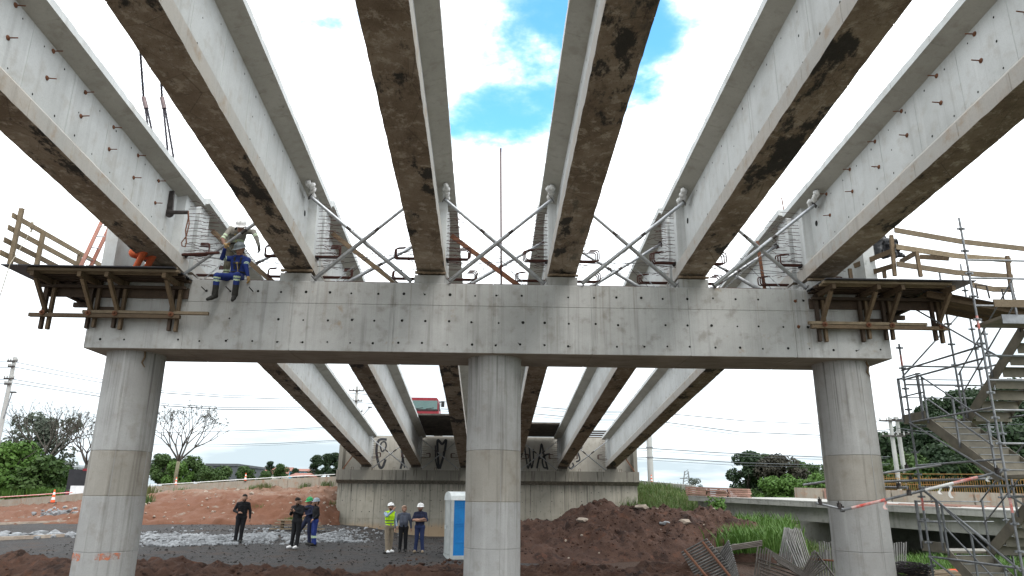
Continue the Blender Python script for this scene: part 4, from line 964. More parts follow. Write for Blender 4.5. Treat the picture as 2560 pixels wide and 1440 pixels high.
rods = [(lay(1886+k*7, 1446, 19.4-.1*k), lay(1895+k*6.4, 1366+k*2+rg.uniform(-3, 3), 19.8-.1*k)) for k in range(6)] + [(lay(1893+k*2, 1396+k*9, 19.3-.1*k), lay(2010-k*6, 1436+k*7, 19.0-.15*k)) for k in range(5)] + [(lay(1912+k*6, 1369+k*7, 19.6-.15*k), lay(2030+k*6, 1440+k*7, 19.1-.15*k)) for k in range(6)]
bar_pile('tangled steel frames fallen over each other in front of leaning bundle', rods, 'old_bar', .022, (8, 19.3, -.1))
rods = [(lay(1945+k*5.0, 1412+rg.uniform(-4, 4), 21.2), lay(1962+k*3.6, 1320+rg.uniform(-2, 4), 21.8)) for k in range(9)] + [(lay(1965+k*7.0, 1350+k*1, 21.2), lay(1995+k*5.5, 1420, 20.6)) for k in range(5)]+ [(lay(1968+k*4, 1322+rg.uniform(-2, 3), 21.4), lay(1990+k*5, 1416, 20.8)) for k in range(9)]
bar_pile('tall bundle of grey bars leaning together beside the right column', rods, 'pale_bar', .022, (8.6, 21.3, 0))
rods = [(lay(2036+k*7, 1446, 20.0), lay(2030+k*7.0, 1378+rg.uniform(-3, 3), 20.2)) for k in range(9)]
bar_pile('upright row of bars with an orange tie left of right column', rods, 'pale_bar', .024, (9.0, 20.1, 0), cross=[(lay(2026, 1398, 19.95), lay(2092, 1402, 19.95))])
rods = [(lay(2052+k*6, 1400, 21.6), lay(2048+k*6, 1354+rg.uniform(-2, 2), 21.7)) for k in range(7)]
bar_pile('far upright row of pale-topped bars left of right column', rods, 'pale_bar', .022, (9.6, 21.6, 0))
rods = [(lay(2238+k*5, 1415, 20.6), lay(2235+k*6, 1356+rg.uniform(-2, 2), 20.7)) for k in range(6)]
bar_pile('upright row of pale-topped bars right of right column', rods, 'pale_bar', .022, (11.4, 20.6, 0))
rods = [(lay(1995+k*3, 1450, 18.9), lay(2035+k*4, 1378+k*6, 19.2)) for k in range(8)] + [(lay(2040+k*2, 1380+k*3, 19.2), lay(2090+k*2, 1448+k*2, 18.8)) for k in range(4)]
bar_pile('small sloping stack of bars at the foot of the right column', rods, 'old_bar', .022, (8.8, 18.9, -.1))
ct = thing('wire_coil', lay(2280, 1440, 17.6), 'dark coil of wire beside the right column foot', 'wire coil')
c0 = lay(2276, 1428, 17.6)
for k in range(26):
    ph, rr = rg.uniform(0, 6.28), rg.uniform(.25, .52); tz = rg.uniform(-.10, .15); n_ = 18
    MB().tube([c0+Vector((rr*1.15*math.cos(2*math.pi*j/n_+ph), rr*math.sin(2*math.pi*j/n_+ph), tz+.05*math.sin(2*math.pi*j/n_*2+ph))) for j in range(n_+1)], .009, 4, False).build('wire_loop', 'wire_dark', ct)
A = lay(2330, 1425, 18.6); bs = thing('board_pile', A, 'pile of pale boards with orange ends beside the stair tower', 'board pile')
for k in range(9):
    a, b = A+Vector((-.6+.02*k, -.3+.09*k, -.2+.04*(k % 3))), A+Vector((.75, -.2+.09*k, -.15+.05*(k % 3))); o = MB().bar(a, b, .09, .05).build('board', 'timber_pale', bs); MB().bar(b, b+Vector((.25, .01, .004)), .091, .051).build('board_end', 'cone_orange', o)
# timber boards stacked on the far ground behind the phone group
A, B = at(678, 1302, 37.), at(812, 1303, 37.); bs = thing('board_stack', ((A.x+B.x)/2, 37, gh(A.x, 37)), 'stack of weathered boards lying behind the two helmeted men', 'board stack')
for k in range(4):
    z = gh(A.x, 37)+.08+.13*k; MB().bar((A.x+.1*k, 37, z), (B.x-.12*k, 37+.1*k, z), .4, .05).build('board', 'timber_pale', bs)
    if k < 3: MB().bx(A.x+.5, A.x+.6, 36.9, 37.2, z+.026, z+.104).build('spacer', 'timber', bs)
# ================================================================== STAIR TOWER
TX0, TX1, TYA, TYB = 10.05, 11.95, 14.0, 16.9
tow = thing('stair_tower', (11, 15.4, -.2), 'tall grey scaffold stair tower beside the right end of the pier', 'stair tower')
ROS = MB(); ROS.lathe([(.024, -.03), (.032, -.025), (.032, -.006), (.062, -.005), (.062, .005), (.032, .006), (.032, .025), (.024, .03)], 8); ROS.bx(-.085, -.03, -.015, .015, -.02, .02); ROS.bx(.03, .085, -.015, .015, -.02, .02); ROSM = ROS.mesh('rosette', 'scaffold_steel')
def standard(x, y, z0, z1):
    o = MB().tube([(x, y, z0), (x, y, z1)], .0245, 10).build('standard', 'scaffold_steel', tow, True); z = .3
    while z < z1-.1:
        if z > z0: inst('coupler', ROSM, o, (x, y, z))
        z += .5
    return o
def tube(a, b, r=.0225, name='ledger', mat='scaffold_steel', par=None): return MB().tube([a, b], r, 8).build(name, mat, par or tow, True)
standard(TX0, TYA, -.3, 8.05); standard(TX0, TYB, -.3, 5.9); standard(TX1, TYA, -.3, 8.0); standard(TX1, TYB, -.3, 8.0)
xk = at(2365, 780, 16.4).x; standard(xk, 16.4, 3.9, 7.6); standard(at(2455, 800, 17.4).x, 17.4, 2, 7.0)
for z in (1.05, 2.55, 4.05, 5.3): tube((TX0, TYA, z-.05), (TX0, TYB+.05, z-.05)); tube((TX1, TYA, z), (TX1, TYB, z))
tube((TX0, TYA-.02, 5.0), (TX0, TYB+.05, 5.02)); tube((TX0, TYA, 3.0), (TX0, TYB+.05, 3.0))
for z in (1.0, 2.3, 3.3, 3.95, 4.55, 5.05, 6.1, 6.7, 7.1): tube((TX0, TYA, z), (TX1+.1, TYA, z))
for z in (3.9, 4.9, 5.35): tube((TX0, TYB, z), (TX1+.1, TYB, z))
for (a, b) in (((TX0-.03, TYB, 4.0), (TX0-.03, TYA, 2.6)), ((TX0-.03, TYB, 2.55), (TX0-.03, TYA, .95)), ((TX0-.03, TYB, 1.0), (TX0-.03, TYA, -.2)), ((TX1, TYB+.02, .9), (TX0, TYB+.02, 2.5)), ((TX0, TYB+.05, 5.1), (TX1, TYB+.05, 6.9)), ((TX0+.4, TYA+.05, 5.0), (TX0+.1, TYA+2.2, 6.6)), ((TX1, TYA-.04, 1.0), (TX0, TYA-.04, 2.3))): tube(a, b, .021, 'diagonal_brace')
# red paint bands on the standards
for x, y, z in ((TX0, TYA, 2.0), (TX0, TYA, 5.6), (TX0, TYB, 2.0), (TX0, TYB, 5.35)): MB().tube([(x, y, z), (x, y, z+.28)], .0258, 10).build('paint_band', 'tape_red', tow)
def flight(x0, x1, ya, za, yb, zb, n=8):
    """stair flight from (ya,za) down to (yb,zb)"""
    t = bpy.data.objects.new('stair_flight', None); COL.objects.link(t); t.parent = tow; t.location = Vector(((x0+x1)/2, (ya+yb)/2, (za+zb)/2))-tow.location
    for x in (x0, x1): MB().bar((x, ya, za-.06), (x, yb, zb-.06), .018, .24, (0, 0, 1)).build('stringer', 'stair_steel', t)
    for k in range(n):
        f = (k+.5)/n; y, z = ya+(yb-ya)*f, za+(zb-za)*f; d = (yb-ya)/n
        mb = MB(); mb.bx(x0+.012, x1-.012, y-abs(d)*.52, y+abs(d)*.52, z-.008, z+.006); mb.bx(x0+.012, x1-.012, y+d*.52-.006, y+d*.52+.006, z-abs(zb-za)/n*.98, z-.002); mb.build('tread', 'stair_steel', t); MB().bx(x0+.012, x1-.012, y+d*.52-.022, y+d*.52+.022, z+.007, z+.018).build('nosing', 'galvanised', t)
    for x in ((x0+.0),):
        for dz in (.55, 1.02): MB().tube([(x-.02, ya, za+dz), (x-.02, yb, zb+dz)], .017, 6).build('handrail', 'scaffold_steel', t, True)
        for f in (.03, .5, .97): MB().bar((x-.02, ya+(yb-ya)*f, za+(zb-za)*f-.05), (x-.02, ya+(yb-ya)*f, za+(zb-za)*f+1.03), .035, .035, (0, 1, 0)).build('rail_post', 'scaffold_steel', t)
    return t
L1 = (TX0+.14, TX0+1.00); L2 = (TX0+1.08, TX0+1.94)
flight(*L1, TYB-.45, 4.02, TYA+.35, 2.72); flight(*L2, TYB-.45, 4.06, TYA+.2, 5.72); flight(*L2, TYB-.45, 1.18, TYA+.2, 2.72); flight(*L1, TYB-.45, 1.14, TYA+.6, -.1)
for z in (4.05, 1.15):
    o = MB().bx(TX0+.1, TX1, TYB-.45, TYB+.45, z-.05, z).build('landing', 'stair_steel', tow)
    MB().bx(TX0+.10, TX0+.12, TYB-.45, TYB+.45, z, z+.17).build('toe_board', 'stair_steel', o)
    for dz in (.6, 1.05): MB().tube([(TX0+.1, TYB+.43, z+dz), (TX0+.1, TYB-.35, z+dz), (TX0+.14, TYB-.45, z+dz)], .018, 6).build('guard_rail', 'scaffold_steel', o); MB().tube([(TX0+.1, TYB+.43, z+dz), (TX1, TYB+.43, z+dz)], .014, 6).build('guard_rail', 'scaffold_steel', o)
    for y in (TYB-.38, TYB+.43): MB().bar((TX0+.1, y, z), (TX0+.1, y, z+1.07), .05, .05, (0, 1, 0)).build('rail_post', 'scaffold_steel', o)
for z in (2.70, 5.75):
    o = MB().bx(TX0+.1, TX1+.3, TYA-.55, TYA+.25, z-.06, z).build('landing', 'stair_steel', tow); MB().bx(TX0+.1, TX1+.3, TYA-.57, TYA-.55, z-.16, z+.02).build('edge_channel', 'scaffold_steel', o)
MB().bx(TX0+.2, TX1+.3, TYA-.3, TYA-.27, 6.0, 6.16).build('toe_board', 'timber_pale', tow)
# ramp from the platform to the tower
rp = thing('access_ramp', (11, 16, 6.3), 'sloping timber ramp from the right platform to the stair tower', 'ramp')
A, B = Vector((10.05, 15.95, 6.84)), Vector((12.6, 15.4, 6.15))
for k in range(5):
    o_ = Vector((.03*k, -.45+.21*k, 0)); MB().bar(A+o_, B+o_, .20, .03).build('plank', 'timber', rp)
for dy in (-.42, .42): MB().bar(A+Vector((0, dy, -.07)), B+Vector((0, dy, -.07)), .05, .11).build('bearer', 'timber', rp)
MB().bar(A+Vector((0, 0, .024)), B+Vector((0, 0, .024)), 1.1, .014).build('plywood_sheet', 'film_plywood', rp)
for k in range(4):
    c = lerp(A, B, .35+.2*k); p0 = c+Vector((.1, -.52, .02)); MB().tube([p0, p0+Vector((.0, 0, .32)), p0+Vector((.25, 0, .3)), p0+Vector((.27, 0, 0))], .02, 6).build('cleat_bar', 'dark_steel', rp)
# tubes clamped round the right column and tied to the tower
def ctube(a, b, label, r=.027, mat='scaffold_steel'):
    t = thing('tie_tube', lerp(a, b, .5), label, 'scaffold tube', 'tie tubes at the right column'); MB().tube([a, b], r, 9).build('pipe', mat, t, True)
    return t
def clampat(t, p):
    mb = MB(); mb.lathe([(.03, -.035), (.05, -.03), (.05, .03), (.03, .035)], 8, p); mb.box(Vector(p)+Vector((0, 0, .06)), (.05, .09, .06)); mb.tube([Vector(p)+Vector((-.02, -.05, .06)), Vector(p)+Vector((-.05, -.09, .13))], .012, 5); mb.build('clamp', 'dark_steel', t)
xc, yc = COLX[2], CYM; yn, yr = yc-CRAD-.035, yc+CRAD+.035
zt = at(2070, 1262, yn).z
t = ctube(at(2040, 1257, yn-.05), at(2112, 1274, yn-.05), 'short dark tube with clamps at the left of the right column'); clampat(t, at(2050, 1258, yn-.05)); clampat(t, at(2098, 1268, yn-.05))
a, b = at(2100, 1277, yn-.01), Vector((TX0+.1, TYA+.2, 2.78)); t = ctube(a, b, 'long tube with red and white tape from the right column to tower'); clampat(t, at(2106, 1276, yn-.01)); clampat(t, lerp(a, b, .45)); clampat(t, lerp(a, b, .97))
for f0, f1, mt in ((.08, .30, 'tape_red'), (.55, .72, 'white_band'), (.72, .86, 'tape_red')): MB().tube([lerp(a, b, f0), lerp(a, b, f1)], .031, 9).build('barrier_tape', mt, t)
for f, L in ((.28, .18), (.62, .14), (.68, .26), (.9, .12)):
    p = lerp(a, b, f); mb = MB(); vs = []
    for k in range(6): vs += [p+Vector((.03*math.sin(k*1.3), -.03, -L*k/5)), p+Vector((.06+.03*math.sin(k*1.3+.5), -.02, -L*k/5))]
    mb.add(vs, [(2*k, 2*k+1, 2*k+3, 2*k+2) for k in range(5)]); o = mb.build('tape_tail', 'tape_red' if f < .5 else 'white_band', t); o.modifiers.new('s', 'SOLIDIFY').thickness = .003
a = Vector((xc+.1, yr+.02, 2.75)); b = Vector((TX0+.1, TYB-1.2, 3.0)); t = ctube(Vector((xc-.9, yr+.03, 2.55)), a+(b-a)*.9, 'pale tube passing behind the right column towards the tower', .027, 'galvanised'); clampat(t, a+(b-a)*.6)
t = ctube(Vector((xc+CRAD+.04, yc-1.0, 2.48)), Vector((xc+CRAD+.04, yc+1.2, 2.52)), 'tube running past the right side of the right column'); clampat(t, Vector((xc+CRAD+.04, yn, 2.49)))
t = ctube(Vector((xc+.3, yr+.1, 2.62)), Vector((TX1, TYB-.5, 2.72)), 'upper dark tube from behind the right column to the tower'); clampat(t, Vector((10.0, yr-.2, 2.67)))
# ================================================================== PEOPLE (one continuous surface each, from blended limb volumes)
def surface_nets(F, org, h):
    s = F < 0; nx, ny, nz = F.shape
    corner = np.zeros((nx-1, ny-1, nz-1), np.int32)
    offs = [(i, j, k) for i in (0, 1) for j in (0, 1) for k in (0, 1)]
    for i, j, k in offs: corner += s[i:nx-1+i, j:ny-1+j, k:nz-1+k]
    act = (corner > 0) & (corner < 8); ids = -np.ones(act.shape, np.int64); A = np.argwhere(act); ids[act] = np.arange(len(A))
    acc = np.zeros((len(A), 3)); cnt = np.zeros(len(A))
    for a in offs:
        for ax in range(3):
            if a[ax]: continue
            b = list(a); b[ax] = 1
            fa = F[A[:, 0]+a[0], A[:, 1]+a[1], A[:, 2]+a[2]]; fb = F[A[:, 0]+b[0], A[:, 1]+b[1], A[:, 2]+b[2]]
            m_ = (fa < 0) != (fb < 0); t = np.where(m_, fa/np.where(m_, fa-fb, 1), 0)
            p = np.tile(np.array(a, float), (len(A), 1)); p[:, ax] += t; acc[m_] += p[m_]; cnt[m_] += 1
    V = (A + acc/cnt[:, None])*h + org; faces = []
    for ax in range(3):
        o1, o2 = [(1, 2), (2, 0), (0, 1)][ax]; sl0 = [slice(1, None)]*3; sl0[ax] = slice(0, -1); sl1 = [slice(1, None)]*3
        a = s[tuple(slice(0, F.shape[q]-1) if q == ax else slice(0, F.shape[q]) for q in range(3))]; b = s[tuple(slice(1, F.shape[q]) if q == ax else slice(0, F.shape[q]) for q in range(3))]
        E_ = np.argwhere(a != b); E_ = E_[(E_[:, o1] > 0) & (E_[:, o2] > 0) & (E_[:, o1] < F.shape[o1]-1) & (E_[:, o2] < F.shape[o2]-1)]
        def cid(d1, d2):
            q = E_.copy(); q[:, o1] += d1; q[:, o2] += d2; return ids[q[:, 0], q[:, 1], q[:, 2]]
        Q = np.stack([cid(-1, -1), cid(0, -1), cid(0, 0), cid(-1, 0)], 1); fl = a[E_[:, 0], E_[:, 1], E_[:, 2]]; Q[~fl] = Q[~fl][:, ::-1]; faces.append(Q)
    return V, np.concatenate(faces)
def grow(prims, vox, k=.022):
    a = np.array([p[0] for p in prims]); b = np.array([p[1] for p in prims]); rr = np.array([[p[2], p[3]] for p in prims])
    lo = np.minimum(a, b).min(0)-.2; hi = np.maximum(a, b).max(0)+.2; n = np.ceil((hi-lo)/vox).astype(int)+1
    F = np.full(n, 1.0); ax = [lo[i]+vox*np.arange(n[i]) for i in range(3)]
    def dist(p, A_, B_, ra, rb):
        ab = B_-A_; L = max(ab@ab, 1e-9); t = np.clip(((p-A_)@ab)/L, 0, 1); return np.linalg.norm(p-A_-t[..., None]*ab, axis=-1)-(ra+(rb-ra)*t), t
    for i in range(len(prims)):
        m0 = np.minimum(a[i], b[i])-rr[i].max()-.07; m1 = np.maximum(a[i], b[i])+rr[i].max()+.07
        sl = [slice(max(0, int((m0[q]-lo[q])/vox)), min(n[q], int((m1[q]-lo[q])/vox)+2)) for q in range(3)]
        P = np.stack(np.meshgrid(ax[0][sl[0]], ax[1][sl[1]], ax[2][sl[2]], indexing='ij'), -1); d, _ = dist(P, a[i], b[i], *rr[i])
        kk = prims[i][6] if len(prims[i]) > 6 else k; f = F[tuple(sl)]; h = np.clip(.5+.5*(f-d)/kk, 0, 1); F[tuple(sl)] = f*(1-h)+d*h-kk*h*(1-h)
    V, Q = surface_nets(F, lo, vox)
    C = V[Q].mean(1); best = np.full(len(C), 9.); bi = np.zeros(len(C), int); bt = np.zeros(len(C))
    for i in range(len(prims)):
        d, t = dist(C, a[i], b[i], *rr[i]); m_ = d < best; best[m_] = d[m_]; bi[m_] = i; bt[m_] = t[m_]
    return V, Q, C, bi, bt
def V3(*a): return Vector(a)
def person(label, loc, rot, J, fit, vox=.016, helmet=None, hat=None, paint=(), head=(0, 0), hair=True, beard=False, fingers=None, group='men on the ground', height=1.75):
    """J: joint overrides in body space, front = -Y, body's left = +X, feet at z=0"""
    D = dict(pel=V3(0, 0, .95), wai=V3(0, .005, 1.12), che=V3(0, .0, 1.30), nek=V3(0, -.005, 1.47), hed=V3(0, -.02, 1.62),
             shL=V3(.19, .01, 1.42), elL=V3(.24, .03, 1.14), wrL=V3(.25, -.03, .90), shR=V3(-.19, .01, 1.42), elR=V3(-.24, .03, 1.14), wrR=V3(-.25, -.03, .90),
             hiL=V3(.095, 0, .92), knL=V3(.10, -.02, .50), anL=V3(.11, .02, .09), hiR=V3(-.095, 0, .92), knR=V3(-.10, -.02, .50), anR=V3(-.11, .02, .09), toL=None, toR=None, haL=None, haR=None)
    D.update({k: Vector(v) for k, v in J.items()}); S = height/1.75
    pr = []; groups = []
    def P(g, a, b, ra, rb, k=None): pr.append((tuple(a), tuple(b), ra, rb, g, None) + ((k,) if k else ())); groups.append(g)
    P('pants', D['hiL'], D['hiR'], .112, .112); P('pants', D['pel'], lerp(D['pel'], D['wai'], .4), .115, .115)
    lat = (D['shL']-D['shR']).normalized()
    for s_ in (-1, 1):
        P('torso', lerp(D['pel'], D['wai'], .35)+lat*s_*.055, D['wai']+lat*s_*.06, .112, .112); P('torso', D['wai']+lat*s_*.06, D['che']+lat*s_*.075, .112, .120); P('torso', D['che']+lat*s_*.075, lerp(D['che'], D['nek'], .6)+lat*s_*.10, .115, .075)
    [P('torso', lerp(D['che'], D['nek'], .80)+lat*q_*.03, D['sh'+k_]+Vector((0, 0, -.015)), .072, .062) for k_, q_ in (('L', 1), ('R', -1))]; P('neck', lerp(D['che'], D['nek'], .75), lerp(D['nek'], D['hed'], .6), .056, .052); P('torso', lerp(D['che'], D['nek'], .7), lerp(D['che'], D['nek'], .92), .075, .066)
    for sd in 'LR':
        sh, el, wr = D['sh'+sd], D['el'+sd], D['wr'+sd]
        P('upper'+sd, sh+Vector((0, 0, -.02)), el, .066, .054); P('fore'+sd, el, wr, .052, .038)
        d = (wr-el).normalized(); ha = D['ha'+sd] or wr+d*.085; hd = (ha-wr).normalized()
        sidev = hd.cross(Vector((0, 0, 1)) if abs(hd.z) < .8 else Vector((1, 0, 0))).normalized()
        if abs(hd.z) >= .8: sidev = Vector((0, 1, 0))
        pn = hd.cross(sidev).normalized()
        P('hand'+sd, wr, ha, .032, .036, .012)
        curl = -pn if pn.dot(Vector((0, 0, -1))) < 0 else pn
        for q, (o_, L) in enumerate(((-.027, .062), (-.009, .074), (.010, .070), (.027, .055))):
            a = ha+sidev*o_+hd*.012; b = a+hd*L*.55+curl*.012; c = b+hd*L*.35+curl*.03; P('hand'+sd, a, b, .0115, .0105, .006); P('hand'+sd, b, c, .0105, .009, .006)
        a = wr+hd*.03-sidev*.03; b = a-sidev*.03+hd*.035; P('hand'+sd, a, b, .014, .012, .008); P('hand'+sd, b, b+hd*.03+curl*.01, .012, .010, .006)
        hi, kn, an = D['hi'+sd], D['kn'+sd], D['an'+sd]; P('thigh'+sd, hi, kn, .102, .076); P('shin'+sd, kn, an, .074, .064)
        P('cuff'+sd, lerp(kn, an, .88), an, .062, .066)
        to = D['to'+sd] or an+Vector((.02 if sd == 'L' else -.02, -.19, -.045)); he = an+(an-to).normalized()*.05+Vector((0, 0, -.045)); he.z = min(he.z, an.z-.03)
        P('shoe'+sd, he, lerp(he, to, .55), .046, .048, .015); P('shoe'+sd, lerp(he, to, .5), to, .050, .038, .015); P('shoe'+sd, an, an+Vector((0, -.02, -.04)), .052, .05, .015)
    # head
    Hc = D['hed']; yaw_, pit = head; f = Matrix.Rotation(R(yaw_), 3, 'Z') @ (Matrix.Rotation(R(pit), 3, 'X') @ Vector((0, -1, 0))); f.normalize()
    up = (Vector((0, 0, 1))-f*f.z).normalized(); rt = up.cross(f)
    def H(x, y, z): return Hc+rt*x+f*y+up*z
    P('skin', H(0, .005, .035), H(0, -.02, .03), .088, .092, .02); P('skin', H(0, .035, -.055), H(0, .055, -.075), .062, .045, .03); P('skin', H(0, .05, 0), H(0, .03, -.03), .068, .068, .03)
    P('skin', H(0, .098, .012), H(0, .118, -.018), .011, .015, .012); P('lip', H(-.018, .092, -.055), H(.018, .092, -.055), .010, .010, .008)
    for s_ in (-1, 1): P('eye', H(s_*.033, .083, .018), H(s_*.036, .083, .018), .010, .010, .004); P('skin', H(s_*.092, -.01, .015), H(s_*.094, -.015, -.025), .018, .014, .01)
    if hair: P('hair', H(0, -.005, .06), H(0, -.045, .03), .090, .088, .015); P('hair', H(0, -.06, .01), H(0, -.06, -.05), .072, .055, .02)
    if beard: P('hair', H(-.04, .05, -.075), H(.04, .05, -.078), .034, .034, .012); P('hair', H(0, .07, -.08), H(0, .068, -.095), .033, .028, .01)
    V, Q, C, bi, bt = grow(pr, vox/S)
    gl = dict(skin='skin', neck='skin', eye='eye', lip='lip', hair='hair'); gl.update(fit)
    def matof(g):
        for key in (g, g[:-1]):
            if key in gl: return gl[key]
        base = {'upper': 'torso', 'fore': 'torso', 'hand': 'skin', 'thigh': 'pants', 'shin': 'pants', 'cuff': 'pants', 'shoe': 'shoe'}.get(g[:-1], 'torso'); return gl.get(base, 'skin')
    names = []; idx = {}
    def mi(n_):
        if n_ not in idx: idx[n_] = len(names); names.append(n_)
        return idx[n_]
    pm = np.array([mi(matof(g)) for g in groups]); fm = pm[bi]
    for g, lo_, hi_, mname, mode in paint:
        sel = np.array([gg == g or gg[:-1] == g for gg in groups])[bi]; par = C[:, 2] if mode == 'z' else bt
        fm[sel & (par > lo_) & (par < hi_)] = mi(mname)
    t = thing('person', loc, label, 'person', group); t.rotation_euler = (0, 0, rot)
    me = bpy.data.meshes.new('body'); me.from_pydata((V*S).tolist(), [], Q.tolist())
    for n_ in names: me.materials.append(MAT[n_])
    me.polygons.foreach_set('material_index', fm.astype(np.int32)); me.polygons.foreach_set('use_smooth', [True]*len(me.polygons)); me.update()
    o = bpy.data.objects.new('body', me); COL.objects.link(o); o.parent = t
    hm = Matrix.Identity(4)
    for q in range(3): hm[q][0], hm[q][1], hm[q][2], hm[q][3] = rt[q], -f[q], up[q], Hc[q]*1.0
    def hobj(name, mb, mat):
        mb.v = [tuple((hm @ Vector(v))*S) for v in mb.v]; me = mb.mesh(name, mat, (0, 0, 0), 'all'); o = bpy.data.objects.new(name, me); COL.objects.link(o); o.parent = t; return o
    if helmet:
        mb = MB(); n = 24; prof = [(.140, .050), (.134, .056), (.122, .060), (.121, .09), (.112, .125), (.090, .155), (.055, .172), (.02, .178), (.002, .179)]
        vs = []
        for r, z in prof:
            for k in range(n):
                a = 2*math.pi*k/n; fr = max(0, -math.sin(a)); rr = r*(1+.12*abs(math.sin(a))) + (.045*fr**2 if z < .058 else 0); vs.append((rr*math.cos(a), rr*math.sin(a)+.012, z-(.012*fr if z < .058 else 0)))
        mb.add(vs, [(i*n+k, i*n+(k+1) % n, (i+1)*n+(k+1) % n, (i+1)*n+k) for i in range(len(prof)-1) for k in range(n)]); hh = hobj('helmet', mb, helmet)
        rb = MB(); rb.tube([(0, -.12, .125), (0, -.06, .175), (0, .02, .187), (0, .09, .165), (0, .13, .12)], .012, 6); hobj('helmet_ridge', rb, helmet)
    if hat:
        mb = MB(); mb.lathe([(.108, .045), (.110, .07), (.098, .115), (.06, .14), (.01, .146)], 20, (0, .01, 0)); hobj('hat', mb, hat)
        mb = MB(); mb.add([(-.08, -.09, .055), (.08, -.09, .055), (.06, -.17, .05), (-.06, -.17, .05), (-.08, -.09, .063), (.08, -.09, .063), (.06, -.17, .058), (-.06, -.17, .058)], [(0, 1, 2, 3), (7, 6, 5, 4), (0, 4, 5, 1), (1, 5, 6, 2), (2, 6, 7, 3), (3, 7, 4, 0)]); hobj('hat_peak', mb, hat)
    def part(name, mb, mat, sm=True):
        mb.v = [tuple(Vector(v)*S) for v in mb.v]; me = mb.mesh(name, mat, (0, 0, 0), sm); o = bpy.data.objects.new(name, me); COL.objects.link(o); o.parent = t; return o
    return t, D, part
def gp(px, py, Y):
    p = at(px, py, Y); p.z = gh(p.x, p.y); return p
def stand(px, py):
    z = .3
    for _ in range(6): p = at(px, py, Z=z); z = gh(p.x, p.y)+.015
    return at(px, py, Z=z)
# 1 man in puffer jacket
t, D, part = person('man in a black quilted jacket standing alone on the gravel', stand(598, 1357), R(14),
    dict(elR=(-.30, .02, 1.16), wrR=(-.14, -.20, 1.08), haR=(-.06, -.23, 1.09), elL=(.27, .04, 1.14), wrL=(.29, .0, .88), hed=(.03, -.05, 1.62), pel=(-.02, 0, .95), hiL=(.08, 0, .92), hiR=(-.11, 0, .92), anL=(.03, 0, .09), knL=(.05, -.02, .5), anR=(-.15, .0, .09), knR=(-.13, -.02, .5)),
    dict(torso='black_cloth', pants='black_cloth', shoe='boot'), head=(-12, 12), beard=True, height=1.80)
for k in range(6):      # quilting
    mb = MB(); z = 1.02+.075*k; w = (.178, .176, .178, .19, .196, .19)[k]; mb.tube([(w*math.cos(a*math.pi/8)-.005, .128*math.sin(a*math.pi/8), z) for a in range(17)], .012, 6, False); part('quilt_band', mb, 'black_cloth')
# 2 man with phone
t2, D, part = person('man in black suit jacket and white shoes looking at phone', stand(737, 1371), R(-22),
    dict(elR=(-.24, -.08, 1.17), wrR=(-.08, -.28, 1.26), haR=(-.04, -.32, 1.33), elL=(.24, -.08, 1.17), wrL=(.06, -.28, 1.25), haL=(.02, -.32, 1.32), hed=(0, -.07, 1.61), anL=(.10, -.05, .09), anR=(-.15, -.02, .09)),
    dict(torso='black_cloth', pants='black_cloth', shoe='white_shoe'), head=(0, 30), beard=True, height=1.80)
part('phone', MB().box((-.01, -.36, 1.39), (.075, .012, .15), Euler((R(-25), 0, 0)).to_matrix()), 'phone', False)
# 3 green helmet
t3, D, part = person('man with green helmet half hidden behind the pointing man', stand(766, 1362), R(-30),
    dict(elR=(-.26, -.1, 1.2), wrR=(-.12, -.22, 1.12), elL=(.26, -.06, 1.18), wrL=(.10, -.24, 1.1), anR=(-.38, -.12, .09), knR=(-.26, -.18, .52), anL=(.12, .02, .09)), dict(torso='navy', pants='navy', shoe='boot'), helmet='helmet_green', head=(-8, 15), height=1.76)
# 4 silver helmet pointing
t4, D, part = person('man with grey helmet, blue trousers and outstretched pointing arm', stand(783, 1364), R(-62),
    dict(elR=(-.34, -.28, 1.38), wrR=(-.38, -.52, 1.40), haR=(-.40, -.62, 1.41), elL=(.22, .05, 1.15), wrL=(.2, -.12, 1.0)), dict(torso='black_cloth', pants='royal', shoe='boot', hand='skin'), helmet='helmet_silver', head=(8, 4), beard=True, paint=[('shin', .32, .52, 'reflect', 't')], height=1.74)
# 5 hi-vis vest
t5, D, part = person('man in yellow high-visibility vest and white helmet raising one arm', stand(970, 1382), R(38),
    dict(elR=(-.28, -.25, 1.32), wrR=(-.10, -.36, 1.50), haR=(-.06, -.38, 1.59), elL=(.26, .02, 1.15), wrL=(.24, -.12, .95), anL=(.16, .12, .09), knL=(.13, .04, .5), anR=(-.08, -.06, .09), hed=(.0, -.05, 1.62)),
    dict(torso='hiviz', upper='blue_shirt', fore='blue_shirt', pants='khaki', shoe='white_shoe'), helmet='helmet_white', head=(-10, -12), paint=[('torso', 1.035, 1.065, 'slate', 'z'), ('torso', 1.13, 1.16, 'slate', 'z')], beard=True, height=1.74)
# 6 cap, slate shirt
t6, D, part = person('man in tan cap and grey shirt with arms hanging, looking up', stand(1006, 1380), R(8),
    dict(elR=(-.29, .02, 1.14), wrR=(-.32, -.04, .90), elL=(.27, .02, 1.14), wrL=(.30, -.06, .90), hed=(0, .0, 1.62), wai=(0, -.05, 1.12)), dict(torso='slate', pants='black_cloth', shoe='boot', belt='boot'), hat='cap_tan', head=(8, -22), height=1.70)
# 7 arms crossed
t7, D, part = person('bearded man in white helmet and navy polo with arms crossed', stand(1047, 1382), R(-6),
    dict(elR=(-.27, -.08, 1.17), wrR=(.08, -.20, 1.20), haR=(.17, -.17, 1.23), elL=(.27, -.08, 1.17), wrL=(-.08, -.23, 1.15), haL=(-.17, -.20, 1.17), anL=(.14, -.02, .09), anR=(-.14, .0, .09)), dict(torso='navy', fore='skin', pants='jean', shoe='tan_shoe'), helmet='helmet_white', head=(0, 2), beard=True, height=1.78)
